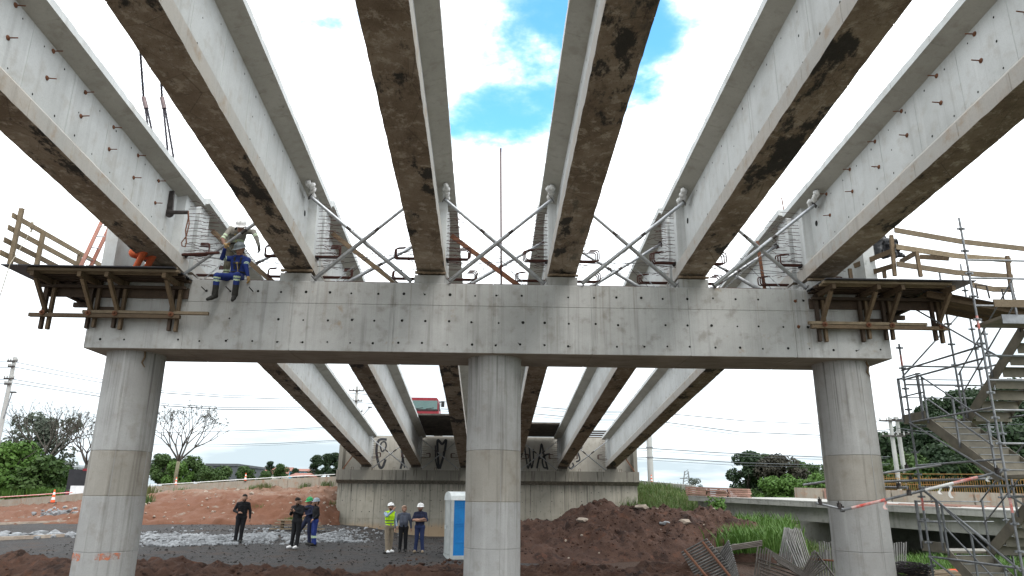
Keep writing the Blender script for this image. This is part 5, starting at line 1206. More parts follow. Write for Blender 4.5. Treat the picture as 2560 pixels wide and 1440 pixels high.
# ------------------------------------------------------------------ workers on the pier
sx = at(583, 700, CY0).x
def rel(px, py, Y, base, rot=0.): 
    v = at(px, py, Y)-Vector(base); return Matrix.Rotation(-rot, 3, 'Z') @ v
b8 = (sx, CY0+.12, CZ1-.86)     # seated: body space origin so that the seat is at z = .86
J = dict(pel=(0, .04, .97), hiL=(.09, .0, .95), hiR=(-.10, .0, .95), wai=(.03, .05, 1.13), che=(.05, .0, 1.30), nek=(.06, -.05, 1.46), hed=(.06, -.09, 1.60), shL=(.24, .0, 1.40), shR=(-.14, -.02, 1.42),
         knR=rel(543, 690, CY0-.32, b8), anR=rel(537, 736, CY0-.24, b8), toR=rel(519, 748, CY0-.36, b8), knL=rel(593, 688, CY0-.32, b8), anL=rel(587, 736, CY0-.24, b8), toL=rel(581, 750, CY0-.38, b8),
         elR=rel(556, 645, CY0-.02, b8), wrR=rel(562, 622, CY0-.22, b8), haR=rel(567, 613, CY0-.24, b8), elL=rel(615, 664, CY0+.0, b8), wrL=rel(620, 690, CY0-.02, b8), haL=rel(621, 700, CY0-.03, b8))
t8, D, part = person('worker in blue overalls and grey helmet seated on the cap edge', b8, 0, J, dict(torso='royal', pants='royal', shoe='boot', hand='glove_tan', cuff='boot'), vox=.011, helmet='helmet_grey', head=(-18, 30), fingers=1,
    paint=[('shin', .5, 1.1, 'boot', 't'), ('shinL', .05, .14, 'reflect', 't'), ('shinL', .20, .29, 'reflect', 't'), ('shinR', .05, .14, 'reflect', 't'), ('shinR', .20, .29, 'reflect', 't'), ('upperL', .60, .72, 'reflect', 't'), ('upperL', .80, .92, 'reflect', 't'), ('upperR', .60, .72, 'reflect', 't'), ('upperR', .80, .92, 'reflect', 't')], group='workers on the pier')
def harness(part, D, mat='strap'):
    for s_ in ('L', 'R'):
        o_ = 1 if s_ == 'L' else -1; a = lerp(D['shL'], D['shR'], .3 if s_ == 'L' else .7)
        f = Vector((0, -.135, 0)); mb = MB(); mb.bar(a+Vector((0, -.02, .075)), a+Vector((0, -.12, -.02)), .04, .012, (0, -1, .6)); mb.bar(a+Vector((0, -.125, -.02)), D['wai']+Vector((o_*.05, -.125, 0)), .04, .014, (0, -1, 0)); part('harness_strap', mb, mat, False)
    c = lerp(D['che'], D['wai'], .2); mb = MB(); mb.bar(c+Vector((-.10, -.138, 0)), c+Vector((.10, -.138, 0)), .035, .014, (0, -1, 0)); part('harness_strap', mb, mat, False)
    w = D['wai']-Vector((0, 0, .06)); mb = MB(); n = 20; mb.tube([w+Vector((.185*math.cos(a*2*math.pi/n), .135*math.sin(a*2*math.pi/n), 0)) for a in range(n+1)], .018, 6, False); part('harness_belt', mb, mat)
    mb = MB(); mb.box(c+Vector((0, -.15, 0)), (.05, .02, .04)); mb.tube([c+Vector((0, -.15, 0)), c+Vector((.05, -.18, -.2)), c+Vector((.02, -.17, -.38))], .010, 5); part('lanyard', mb, 'strap_tan')
harness(part, D)
b9 = (at(572, 700, 16.35).x, 16.42, CZ1)
J = dict(hiL=(.10, .03, .90), hiR=(-.08, .03, .90), pel=(.01, .04, .93), wai=(.05, -.02, 1.08), che=(.12, -.16, 1.22), nek=(.20, -.28, 1.30), hed=rel(603, 566, 15.98, b9), shL=rel(634, 578, 16.2, b9), shR=rel(578, 570, 16.2, b9),
         elR=rel(556, 598, 16.0, b9), wrR=rel(561, 611, 15.86, b9), haR=rel(567, 612, 15.80, b9), elL=rel(641, 594, 16.1, b9), wrL=rel(647, 614, 16.0, b9), haL=rel(648, 625, 15.98, b9), anL=(.12, .0, .09), anR=(-.10, .02, .09), knL=(.12, -.06, .48), knR=(-.09, -.06, .48))
t9, D, part = person('worker in grey work clothes and white helmet bending over the prop', b9, 0, J, dict(torso='worker_grey', pants='olive', shoe='boot', fore='skin_dark', foreL='worker_grey', handR='glove_tan', handL='glove_grey'), vox=.011, helmet='helmet_white', head=(10, 38),
    paint=[('shin', .22, .32, 'reflect', 't'), ('shin', .40, .50, 'reflect', 't'), ('upper', .62, .74, 'reflect', 't'), ('upper', .84, .96, 'reflect', 't'), ('torso', 1.06, 1.10, 'reflect', 'z')], group='workers on the pier')
harness(part, D)
pz = at(346, 640, 15.5); b10 = (pz.x, 15.6, 6.93)
t10, D, part = person('crouching worker in orange clothes behind the leftmost near girder', b10, R(60), dict(hiL=(.10, .1, .52), hiR=(-.10, .1, .52), pel=(0, .1, .55), wai=(0, 0, .72), che=(0, -.12, .86), nek=(0, -.2, 1.0), hed=(0, -.26, 1.13), shL=(.19, -.15, .98), shR=(-.19, -.15, .98), knL=(.12, -.28, .48), knR=(-.12, -.3, .5), anL=(.12, -.02, .09), anR=(-.12, -.04, .09), elL=(.24, -.28, .76), elR=(-.24, -.28, .76), wrL=(.15, -.45, .62), wrR=(-.15, -.45, .62)),
    dict(torso='orange_cloth', pants='orange_cloth', shoe='boot'), vox=.014, helmet='helmet_white', group='workers on the pier')
# ================================================================== OLD BRIDGE at the right
ob = thing('old_bridge', (16, 38, 0), 'older low concrete bridge with blockwork barrier, right of the abutment', 'bridge')
pA, pB = at(1742, 1242, 43.), at(2480, 1277, 28.); dirv = (pB-pA); pC = pA+dirv*1.9; dv = Vector((dirv.x, dirv.y, 0)).normalized(); nv = Vector((-dv.y, dv.x, 0));  nv = nv if nv.y > 0 else -nv
def obx(name, s0, s1, n0, n1, z0, z1, mat, par=None, dz=True):
    """box along the bridge: s in 0..1.9 of pA->pB, n metres across (away from the camera)"""
    a, b = pA+dirv*s0, pA+dirv*s1; mb = MB(); vs = []
    for p in (a, b):
        for n_, z in ((n0, z0), (n1, z0), (n1, z1), (n0, z1)): vs.append(p+nv*n_+Vector((0, 0, z)))
    mb.add(vs, [(3, 2, 1, 0), (4, 5, 6, 7), (0, 1, 5, 4), (1, 2, 6, 5), (2, 3, 7, 6), (3, 0, 4, 7)]); return mb.build(name, mat, par or ob)
obx('deck_slab', -.02, 1.9, -.35, 9, -.22, 0, 'old_concrete'); obx('edge_lip', -.02, 1.9, -.36, -.22, .004, .06, 'old_concrete')
obx('rear_wall', -.02, 1.9, 8.6, 9.0, -3.2, -.25, 'old_concrete')  # wall added to close the back and keep the space under the deck dark
for k in range(4): obx('girder', .0, 1.9, .05+k*2.6, .6+k*2.6, -.90, -.222, 'old_concrete')
for k in range(14):
    s0 = -.02+.137*k; obx('barrier_block', s0+.003, s0+.133, 8.3, 8.55, 0, .62, 'brick_pink' if k % 5 == 1 else 'barrier_concrete')
rg = random.Random(8)
for k in range(5):      # boards lying on the deck
    s0 = .62+.05*k; obx('deck_board', s0, s0+.16, .5+.3*k, .75+.3*k, .01+.02*k, .06+.02*k, 'brick_pink')
o_ = MB()
for k in range(130):
    s_ = .16+.0072*k; p = pA+dirv*s_+nv*8.42+Vector((0, 0, .62)); o_.tube([p, p+Vector((rg.uniform(-.03, .03), 0, .75+rg.uniform(-.06, .06)))], .016, 4)
for zz in (.95, 1.25, 1.5): o_.tube([pA+dirv*.16+nv*8.4+Vector((0, 0, zz)), pA+dirv*1.1+nv*8.4+Vector((0, 0, zz))], .014, 4)
simple('rust_bright', (.30, .17, .05), (.22, .11, .04), .8, 8, 0); tag(o_.build('starter_bars', 'rust_bright', ob), kind='stuff')
# pallet of stacked pink beams
ps = thing('beam_stack', at(1800, 1243, 45), 'stack of thin pink concrete beams on the old bridge end', 'beam stack'); rg = random.Random(2)
for r_ in range(5):
    for c_ in range(3):
        a, b = at(1718+c_*53+rg.uniform(-3, 3), 1238+c_*2.0-r_*4.9, 46-c_*.8), at(1769+c_*53+rg.uniform(-3, 2), 1240+c_*2.0-r_*4.9, 45.2-c_*.8); MB().bar(a, b, .5, .095).build('beam', 'brick_pink', ps)
for c_ in range(7):
    a = at(1724+c_*25, 1240+c_*.9, 45.9-.36*c_); MB().bar(a+Vector((0, .1, -.03)), a+Vector((0, .1, .52)), .06, .3, (0, 1, 0)).build('spacer', 'timber_dark', ps)
# ================================================================== ROAD BARRIERS
def barrier(label, pts, seg, mat='barrier_concrete'):
    P = [(at(px, yb, Y), at(px, yt, Y)) for px, yb, yt, Y in pts]; t = thing('road_barrier', P[0][0], label, 'barrier', 'concrete road barriers')
    for (b0, t0), (b1, t1) in zip(P[:-1], P[1:]):
        n = max(1, int((b1-b0).length/seg)); d = (b1-b0); nn = Vector((-d.y, d.x, 0)).normalized(); nn = nn if nn.y > 0 else -nn
        for k in range(n):
            f0, f1 = (k+.004)/n, (k+.996)/n; vs = []
            for f in (f0, f1):
                b_, t_ = lerp(b0, b1, f), lerp(t0, t1, f); vs += [b_-Vector((0, 0, .6))-nn*.08, b_-Vector((0, 0, .6))+nn*.32, t_+nn*.26, t_]
            MB().add(vs, [(3, 2, 1, 0), (4, 5, 6, 7), (0, 1, 5, 4), (1, 2, 6, 5), (2, 3, 7, 6), (3, 0, 4, 7)]).build('barrier_segment', mat, t)
    return t
barrier('low concrete road barrier on top of the red bank', [(-320, 1281, 1262, 86), (0, 1266, 1250, 80), (167, 1252, 1237, 73), (369, 1233, 1216, 62), (589, 1223, 1203, 55), (720, 1219, 1196, 52), (860, 1216, 1190, 49.5)], 3.2)
barrier('pale concrete road barrier right of the abutment on the grass', [(1585, 1222, 1200, 56), (1660, 1226, 1207, 54), (1730, 1240, 1213, 50)], 2.6, 'old_concrete')
mb = MB(); P = [at(px, py, Y) for px, py, Y in ((-100, 1247, 82), (0, 1243, 79), (80, 1238, 75), (180, 1231, 71))]; mb.tube(P, .05, 5); single('barrier_tape', mb, 'tape_red', P[0], 'red and white tape strung above the left road barrier', 'tape')
mb = MB(); P = [at(px, py, Y) for px, py, Y in ((366, 1213, 61), (480, 1207, 57), (600, 1199, 54), (720, 1192, 51), (838, 1186, 49.5))]; mb.tube(P, .03, 5); single('barrier_tape', mb, 'white_band', P[0], 'white tape strung over the barrier above the red bank', 'tape')
def cone(px, py, Y, h, label):
    p = at(px, py, Y); t = thing('traffic_cone', p, label, 'traffic cone', 'orange site markers'); r = h*.16
    MB().bx(p.x-r*1.3, p.x+r*1.3, p.y-r*1.3, p.y+r*1.3, p.z, p.z+.05).build('base', 'black_rubber', t)
    for k in range(5): MB().lathe([(r*(1-.14*k), p.z*0+.05+h*.19*k), (r*(1-.14*(k+1)), .05+h*.19*(k+1))], 14, (p.x, p.y, p.z)).build('band', 'white_band' if k % 2 else 'cone_orange', t)
cone(131, 1258, 47, .80, 'orange and white marker post on the pale ledge far left'); cone(439, 1213, 60.5, .6, 'small orange cone by the barrier below the umbrella-shaped bare tree'); cone(613, 1203, 54.4, .55, 'orange cone on the barrier above the lone man'); cone(1629, 1208, 55.5, .6, 'orange cone at the foot of the pole right of abutment')
# ================================================================== VEHICLE on the left road
v0 = at(190, 1252, 76.); bt = thing('box_truck', v0, 'white truck with black box body and red roof at far left', 'truck'); vx, vy, vz = v0.x-.2, 76., v0.z-.3
MB().bx(vx-1.0, vx+2.3, vy, vy+6.5, vz+1.35, vz+3.35).build('box_body', 'truck_box', bt); MB().bx(vx+.35, vx+2.3, vy-.03, vy+6.5, vz+3.2, vz+3.42).build('roof_trim', 'truck_red', bt); MB().bx(vx-.55, vx+2.3, vy-.05, vy+6.5, vz+.65, vz+1.75).build('lower_body', 'truck_white', bt)
MB().bx(vx-1.05, vx+2.35, vy-.25, vy-.06, vz+.42, vz+.68).build('bumper', 'black_rubber', bt); MB().bx(vx-1.06, vx-.56, vy-.04, vy+.3, vz+.7, vz+1.3).build('tail_panel', 'truck_box', bt); MB().bx(vx-.45, vx-.05, vy-.075, vy-.055, vz+.85, vz+1.15).build('plate', 'white_band', bt)
for k in range(3): MB().bx(vx-.9, vx-.6, vy-.07, vy-.042, vz+.75+.17*k, vz+.88+.17*k).build('tail_light', 'truck_red', bt)
for q in (0, 5.0):
    for sx_ in (-.7, 2.0): w_ = MB().tube([(vx+sx_-.16, vy+1.2+q, vz+.45), (vx+sx_+.16, vy+1.2+q, vz+.45)], .45, 16).build('wheel', 'black_rubber', bt); MB().tube([(vx+sx_-.18, vy+1.2+q, vz+.45), (vx+sx_+.18, vy+1.2+q, vz+.45)], .22, 12).build('rim', 'galvanised', w_)
# ================================================================== POLES AND WIRES
def pole(px, ytop, Y, r, label, arms=(), dbl=None):
    p = at(px, ytop, Y); zb = -1.5; t = thing('utility_pole', (p.x, Y, zb), label, 'utility pole', 'utility poles')
    MB().tube([(p.x, Y, zb), (p.x, Y, p.z)], [r*1.25, r*.8], 12).build('shaft', 'pole_concrete', t, True)
    for dz, w in arms:
        a = MB().bar((p.x-w/2, Y-r*1.3, p.z-dz), (p.x+w/2, Y-r*1.3, p.z-dz), .10, .12).build('cross_arm', 'dark_steel', t)
        for f in (-.46, -.2, .2, .46): MB().lathe([(.03, 0), (.07, .03), (.05, .09), (.075, .13), (.04, .2)], 8, (p.x+f*w, Y-r*1.3, p.z-dz+.06)).build('insulator', 'pole_concrete', a)
    return t, p
t, p = pole(38, 893, 66, .20, 'concrete utility pole at far left edge with cables', ((.4, .9), (.9, .6), (2.0, .9), (2.5, .6)))
a = at(8, 1048, 65.5); b = at(30, 982, 65.5); lm = MB().tube([a, b], .05, 6).build('lamp_arm', 'scaffold_steel', t); MB().box(b+Vector((.1, 0, .05)), (.45, .25, .12)).build('lamp_head', 'dark_steel', lm)
t, p = pole(893, 966, 78, .17, 'utility pole with three cross arms seen between far girders', ((.5, 1.6), (1.6, 1.4), (2.7, 1.6)))
a, b = at(905, 1040, 74), at(925, 1018, 74); l_ = MB().tube([Vector((a.x, 74, a.z-6)), a, b], .05, 6).build('lamp_post', 'scaffold_steel', t); MB().box(b, (.4, .25, .1)).build('lamp_head', 'dark_steel', l_)
t, p = pole(1620, 1040, 57, .24, 'thick pale concrete pole just right of the abutment', ())
for q in (1118, 1143): pp = at(1623, q, 56.7); MB().lathe([(.24, -.05), (.27, -.04), (.27, .04), (.24, .05)], 12, (p.x, 57, pp.z)).build('pole_band', 'scaffold_steel', t)
t, p = pole(2224, 1044, 62, .19, 'left pole of the twin concrete poles behind the right column', ((.3, 2.2), (1.6, 2.0)))
t, p = pole(2241, 1042, 62.6, .19, 'right pole of the twin concrete poles behind the right column', ((.25, 1.8), (1.5, 1.6)))
lt_ = thing('lattice_tower', at(1716, 1212, 210), 'tiny lattice pylon on the horizon right of the pole', 'pylon')
for sx_ in (-1, 1): MB().bar(at(1716+sx_*9, 1216, 210), at(1716+sx_*4, 1178, 210), .3, .3, (0, 1, 0)).build('leg', 'scaffold_steel', lt_)
for k in range(5): a, b = at(1708+k*.8, 1213-8*k, 210), at(1724-k*.9, 1206-8*k, 210); MB().bar(a, b, .18, .18, (0, 1, 0)).build('lattice_bar', 'scaffold_steel', lt_)
MB().bar(at(1700, 1196, 210), at(1732, 1196, 210), .25, .25).build('cross_arm', 'scaffold_steel', lt_)
WL = [([(-80, 903), (38, 905), (250, 948), (410, 977), (560, 988), (720, 991), (893, 984)], 66, 78), ([(-80, 920), (38, 918), (250, 956), (410, 982), (560, 993), (720, 998), (893, 992)], 66, 78), ([(-80, 949), (32, 948), (245, 984), (410, 1009), (560, 1019), (745, 1019), (893, 1006)], 66, 78), ([(-80, 961), (30, 957), (245, 991), (410, 1014), (560, 1023), (745, 1023), (893, 1012)], 66, 78),
      ([(300, 1082), (440, 1081), (560, 1078), (700, 1074), (893, 1064)], 90, 90), ([(300, 1110), (440, 1113), (560, 1112), (700, 1108), (893, 1098)], 90, 90), ([(893, 984), (1100, 1004), (1330, 1016), (1500, 1030), (1620, 1030)], 78, 57), ([(893, 1006), (1100, 1022), (1330, 1034), (1500, 1050), (1620, 1050)], 78, 57),
      ([(1620, 1030), (1700, 1037), (1860, 1052), (2040, 1060), (2130, 1058), (2224, 1050)], 57, 62), ([(1620, 1050), (1690, 1059), (1850, 1080), (2050, 1088), (2224, 1074)], 57, 62), ([(1590, 1120), (1623, 1121), (1800, 1132), (2060, 1143), (2224, 1142)], 57, 62), ([(1590, 1145), (1623, 1144), (1850, 1157), (2060, 1163), (2224, 1160)], 57, 62), ([(2241, 1048), (2300, 1056), (2420, 1062), (2620, 1060)], 62, 62), ([(2241, 1070), (2300, 1078), (2420, 1082), (2620, 1080)], 62, 62)]
WN = ['top cable at far left running to the middle pole', 'second cable from the top at far left', 'third cable from the top at far left', 'lowest cable at far left running to the middle pole', 'upper faint cable above the bare umbrella tree', 'lower faint cable above the bare umbrella tree', 'upper cable glimpsed between the far girders', 'lower cable glimpsed between the far girders', 'top cable right of the abutment to the twin poles', 'second cable right of the abutment to the twin poles', 'third cable right of the abutment', 'lowest cable right of the abutment', 'upper cable running right from the twin poles', 'lower cable running right from the twin poles']
for (pts, y0, y1), lab in zip(WL, WN):
    n = len(pts); P = [at(px, py, y0+(y1-y0)*i/(n-1)) for i, (px, py) in enumerate(pts)]; mb = MB(); mb.tube(P, .032, 5); mb.tube([p+Vector((0, .3, -.10-.1*math.sin(3.14*i/(n-1)))) for i, p in enumerate(P)], .016, 5); single('power_cable', mb, 'power_cable', P[0], lab, 'cable', 'overhead cables')
# ================================================================== BUILDINGS far left
def building(label, px0, px1, yb, yt, Y, depth, mat, wins=None, roof=None, sign=None, group='far buildings'):
    a, b = at(px0, yb, Y), at(px1, yb, Y); zt = at((px0+px1)/2, yt, Y).z; zb = min(a.z, b.z)-4; t = thing('building', ((a.x+b.x)/2, Y, zb), label, 'building', group)
    MB().bx(a.x, b.x, Y, Y+depth, zb, zt).build('wall', mat, t)
    if roof:
        mb = MB(); m_ = (a.x+b.x)/2; o_ = .4; h = roof; mb.add([(a.x-o_, Y-o_, zt), (b.x+o_, Y-o_, zt), (b.x+o_, Y+depth+o_, zt), (a.x-o_, Y+depth+o_, zt), (a.x-o_*.3, Y+depth/2, zt+h), (b.x+o_*.3, Y+depth/2, zt+h)], [(0, 1, 5, 4), (2, 3, 4, 5), (0, 4, 3), (1, 2, 5), (3, 2, 1, 0)]); mb.build('roof', 'roof_tile', t)
    else: MB().bx(a.x-.15, b.x+.15, Y-.15, Y+depth, zt, zt+.35).build('parapet', mat, t)
    if wins:
        r_, c_ = wins; W = b.x-a.x; H_ = zt-zb-4
        for r in range(r_):
            for c in range(c_):
                x0 = a.x+W*(c+.2)/c_; z0 = zb+4+H_*(r+.25)/r_; w = MB().bx(x0, x0+W*.6/c_, Y-.05, Y+.05, z0, z0+H_*.5/r_).build('window', 'window_dark', t); MB().bx(x0-.05, x0+W*.6/c_+.05, Y-.12, Y-.052, z0-.12, z0-.02).build('sill', mat, w)
    if sign: q0, q1 = at(sign[0], sign[1], Y-.1), at(sign[2], sign[3], Y-.1); MB().bx(q0.x, q1.x, Y-.14, Y-.02, q1.z, q0.z).build('sign_panel', sign[4], t)
    return t
building('long white building with rows of windows behind the left trees', 60, 150, 1212, 1176, 150, 12, 'far_building', (2, 9)); building('white building with a big blue panel behind the black-box truck', 146, 182, 1218, 1168, 118, 10, 'far_building', None, None, (149, 1184, 170, 1218, 'far_blue'))
building('plain dark grey block behind the low bushes', 513, 590, 1192, 1165, 112, 14, 'far_dark', None, None, (542, 1167, 549, 1180, 'window_dark'))
building('small house with a blue wall and tiled roof far away', 722, 762, 1192, 1178, 130, 5, 'far_cyan', (1, 3), .5); building('low house with red tiled roof just above the barrier', 728, 764, 1196, 1191, 95, 5, 'house_wall', (1, 2), .5); building('pale low house left of the lone far tree', 632, 668, 1192, 1183, 140, 10, 'house_wall', (1, 3), 1.3)
building('small grey far house beside the dark block', 590, 606, 1192, 1180, 150, 9, 'house_wall', (1, 2), 1.2); building('tiny pale house between far tree and blue house', 690, 716, 1192, 1184, 150, 9, 'house_wall', (1, 2), 1.4)
# ================================================================== TREES
def leaf_mesh(name, blobs, n, size, mat, seed=0, flat=.5):
    rg = np.random.default_rng(seed); w = np.array([b[1][0]*b[1][1]+b[1][0]*b[1][2] for b in blobs]); pick = rg.choice(len(blobs), n, p=w/w.sum())
    d = rg.normal(size=(n, 3)); d /= np.linalg.norm(d, axis=1)[:, None]; rad = rg.uniform(.55, 1.06, n)**.6
    c = np.array([b[0] for b in blobs])[pick]; rr = np.array([b[1] for b in blobs])[pick]; P = c+d*rr*rad[:, None]+rg.normal(size=(n, 3))*size*.35
    nrm = d+rg.normal(size=(n, 3))*.8+np.array([0, 0, .5]); nrm /= np.linalg.norm(nrm, axis=1)[:, None]; u = np.cross(nrm, rg.normal(size=(n, 3))); u /= np.linalg.norm(u, axis=1)[:, None]; v = np.cross(nrm, u)
    s_ = size*rg.uniform(.6, 1.4, n)[:, None]; asp = rg.uniform(.45, .8, n)[:, None]
    V = np.stack([P-u*s_, P-v*s_*asp+nrm*s_*.15, P+u*s_, P+v*s_*asp+nrm*s_*.15], 1).reshape(-1, 3); me = bpy.data.meshes.new(name)
    me.vertices.add(len(V)); me.vertices.foreach_set('co', V.ravel()); me.loops.add(4*n); me.loops.foreach_set('vertex_index', np.arange(4*n, dtype=np.int32)); me.polygons.add(n); me.polygons.foreach_set('loop_start', np.arange(0, 4*n, 4, dtype=np.int32)); me.polygons.foreach_set('loop_total', np.full(n, 4, np.int32)); me.update(); me.validate(); me.materials.append(MAT[mat]); return me
def crown_blobs(seed, R_, H0, H1, k=16, sub=.42):
    rg = random.Random(seed); out = []
    for _ in range(k):
        a, q = rg.uniform(0, 6.28), math.sqrt(rg.random()); zt = rg.random(); env = math.sin(math.pi*(.18+.72*zt))**.7
        s_ = R_*sub*rg.uniform(.6, 1.2); out.append(((R_*.72*q*env*math.cos(a), R_*.72*q*env*math.sin(a), H0+(H1-H0)*zt), (s_, s_, s_*.75)))
    return out
def limb_mesh(seed, h, r, R_, mat, k=7):
    rg = random.Random(seed); mb = MB(); mb.tube([(0, 0, -1), (rg.uniform(-.1, .1), 0, h*.3), (rg.uniform(-.3, .3), .1, h*.62), (0, 0, h*.9)], [r*1.2, r, r*.7, r*.2], 8)
    for _ in range(k):
        a = rg.uniform(0, 6.28); z = h*rg.uniform(.3, .65); mb.tube([(0, 0, z), (R_*.35*math.cos(a), R_*.35*math.sin(a), z+h*.14), (R_*.75*math.cos(a), R_*.75*math.sin(a), z+h*rg.uniform(.15, .35))], [r*.5, r*.32, r*.1], 6)
    return mb.mesh('trunk', mat, (0, 0, 0), 'all')
KIND = {}
for nm_, (R_, H0, H1, n, sz, mt, k, sb) in dict(broad=(3.6, 2.2, 7.2, 5200, .24, 'leaf_mid', 20, .42), dark=(3.2, 2.0, 8.2, 5200, .23, 'leaf_dark', 20, .42), tall=(2.6, 3.2, 9.5, 4200, .22, 'leaf_dark', 18, .40), plum=(3.4, 2.5, 6.6, 4600, .22, 'leaf_plum', 18, .45), grey=(2.8, 1.5, 7.5, 1300, .20, 'leaf_grey', 16, .34), bright=(2.8, .8, 4.6, 4200, .22, 'leaf_bright', 18, .45), shrub=(2.0, .3, 2.6, 3400, .17, 'leaf_mid', 16, .5)).items():
    KIND[nm_] = [(leaf_mesh(f'{nm_}_crown', crown_blobs(s_*7+len(nm_), R_, H0, H1, k, sb), n, sz, mt, s_), limb_mesh(s_, H1, .22, R_, 'bark_dark')) for s_ in (1, 2)]
_tc = [0]
def tree(kind, px, Y, label, py=None, z=None, sc=1., cat='tree', name='tree', group=None, sz=None):
    p = at(px, 1200, Y) if py is None else at(px, py, Y); zz = p.z if (py is not None and z is None) else (z if z is not None else 0.); _tc[0] += 1; var = KIND[kind][_tc[0] % 2]
    t = thing(name, (p.x, Y, zz), label, cat, group); t.rotation_euler = (0, 0, _tc[0]*1.7); t.scale = (sc, sc, sz or sc)
    for nme, me in zip(('crown', 'trunk'), var): o = bpy.data.objects.new(nme, me); COL.objects.link(o); o.parent = t
    return t
G = 'shrubs and trees at far left'
for kind, px, py, Y, sc, lab in (('bright', 20, 1240, 84, 1.1, 'bright green bush at the far left edge'), ('shrub', 95, 1240, 84, 1.5, 'rounded green shrub between far left bush and truck'), ('grey', 52, 1236, 90, 1.05, 'leafy grey-green tree standing behind the far left bushes'), ('grey', 40, 1230, 96, 1.25, 'thin grey-leaved tree behind the far left pole'), ('grey', 118, 1225, 92, 1.15, 'wispy grey-green tree under the bare branches'),
        ('shrub', 140, 1240, 90, 1.2, 'low shrub in front of the long white building'), ('broad', 405, 1225, 80, .46, 'round green tree beside the left column'), ('broad', 480, 1222, 78, .46, 'round green tree right of the umbrella-shaped bare tree'), ('bright', 440, 1228, 76, .55, 'light green bush under the umbrella-shaped bare tree'), ('shrub', 548, 1212, 70, .6, 'small shrub in front of the dark grey block'), ('shrub', 612, 1208, 72, .5, 'low shrub right of the dark grey block'), ('shrub', 520, 1216, 68, .6, 'leafy shrub left of the dark grey block'),
        ('dark', 395, 1205, 150, .65, 'dark distant tree behind the left column'), ('dark', 430, 1205, 160, .55, 'dark distant tree behind the umbrella-shaped tree'), ('tall', 672, 1205, 135, .38, 'lone dark slender tree far behind the barrier'), ('broad', 700, 1205, 110, .36, 'feathery green tree right of the lone slender tree'), ('dark', 735, 1205, 118, .25, 'low dark tree in front of the small blue house'), ('dark', 785, 1205, 112, .44, 'dark green tree left of the abutment, left one'), ('tall', 815, 1205, 108, .42, 'dark green tree left of the abutment, middle one'), ('dark', 838, 1205, 105, .45, 'dark green tree touching the abutment edge'), ('shrub', 660, 1204, 90, .4, 'tiny shrub behind the orange cone on the barrier')):
    tree(kind, px, Y, lab, py, None, sc, 'bush' if 'bush' in lab or 'shrub' in lab else 'tree', 'shrub' if 'bush' in lab or 'shrub' in lab else 'tree', G)
# bare trees
def bare(label, px, py, Y, h, spread, seed, mat, first=.28, tuft=None, droop=0., levels=5):
    rg = random.Random(seed); b = at(px, py, Y); t = thing('bare_tree', b, label, 'bare tree', 'bare trees at left'); mb = MB(); tips = []
    def grow_(p, d, L, r, lv):
        n = 3; pts = [p]; q = p
        for i in range(n):
            d = (d+Vector((rg.uniform(-.16, .16), rg.uniform(-.16, .16), rg.uniform(-.03, .12)))).normalized(); q = q+d*L/n; pts.append(q)
        mb.tube(pts, [r, r*.88, r*.76, r*.66], 5 if lv > 1 else 8, False)
        if lv >= levels: tips.append(q); return
        k = 3 if lv < 2 else rg.choice((2, 2, 3)); ph = rg.uniform(0, 6.28)
        for j in range(k):
            a = ph+j*6.28/k+rg.uniform(-.4, .4); u = d.orthogonal().normalized(); w = d.cross(u); s_ = spread*rg.uniform(.7, 1.25); nd = (d+(u*math.cos(a)+w*math.sin(a))*s_).normalized(); grow_(q if rg.random() < .7 else lerp(pts[-2], q, .5), nd, L*rg.uniform(.66, .88), r*.60, lv+1)
    r0 = h*.020; tr = MB().tube([b-Vector((0, 0, 1)), b+Vector((0, 0, h*first*.5)), b+Vector((.05, 0, h*first))], [r0*1.3, r0*1.1, r0], 8)
    tr.build('trunk', mat, t, 'all')
    for j in range(5):
        a = j*1.257+rg.uniform(-.2, .2); s_ = .75*rg.uniform(.7, 1.3); grow_(b+Vector((.05, 0, h*first-.02)), Vector((math.cos(a)*s_, math.sin(a)*s_, 1)).normalized(), h*.22, r0*.62, 1)
    mb.build('branches', 'bark_dark', t, 'all')
    if tuft:
        bl = [(tuple(p), (tuft, tuft, tuft)) for p in tips]; o = bpy.data.objects.new('seed_tufts', leaf_mesh('tufts', [((q[0]-b.x, q[1]-b.y, q[2]-b.z), rr) for q, rr in bl], len(bl)*7, tuft*.45, 'leaf_plum', seed)); COL.objects.link(o); o.parent = t
bare('umbrella-shaped bare tree with pale trunk right of the left column', 437, 1212, 70, 8.2, .42, 5, 'bark_pale', .26, .14); bare('bare branching tree just left of the left column', 205, 1222, 80, 8.3, .50, 11, 'bark_dark', .3, .16); bare('tall thin bare tree at far left behind bushes', 95, 1236, 86, 11.2, .46, 23, 'bark_pale', .3, .10)
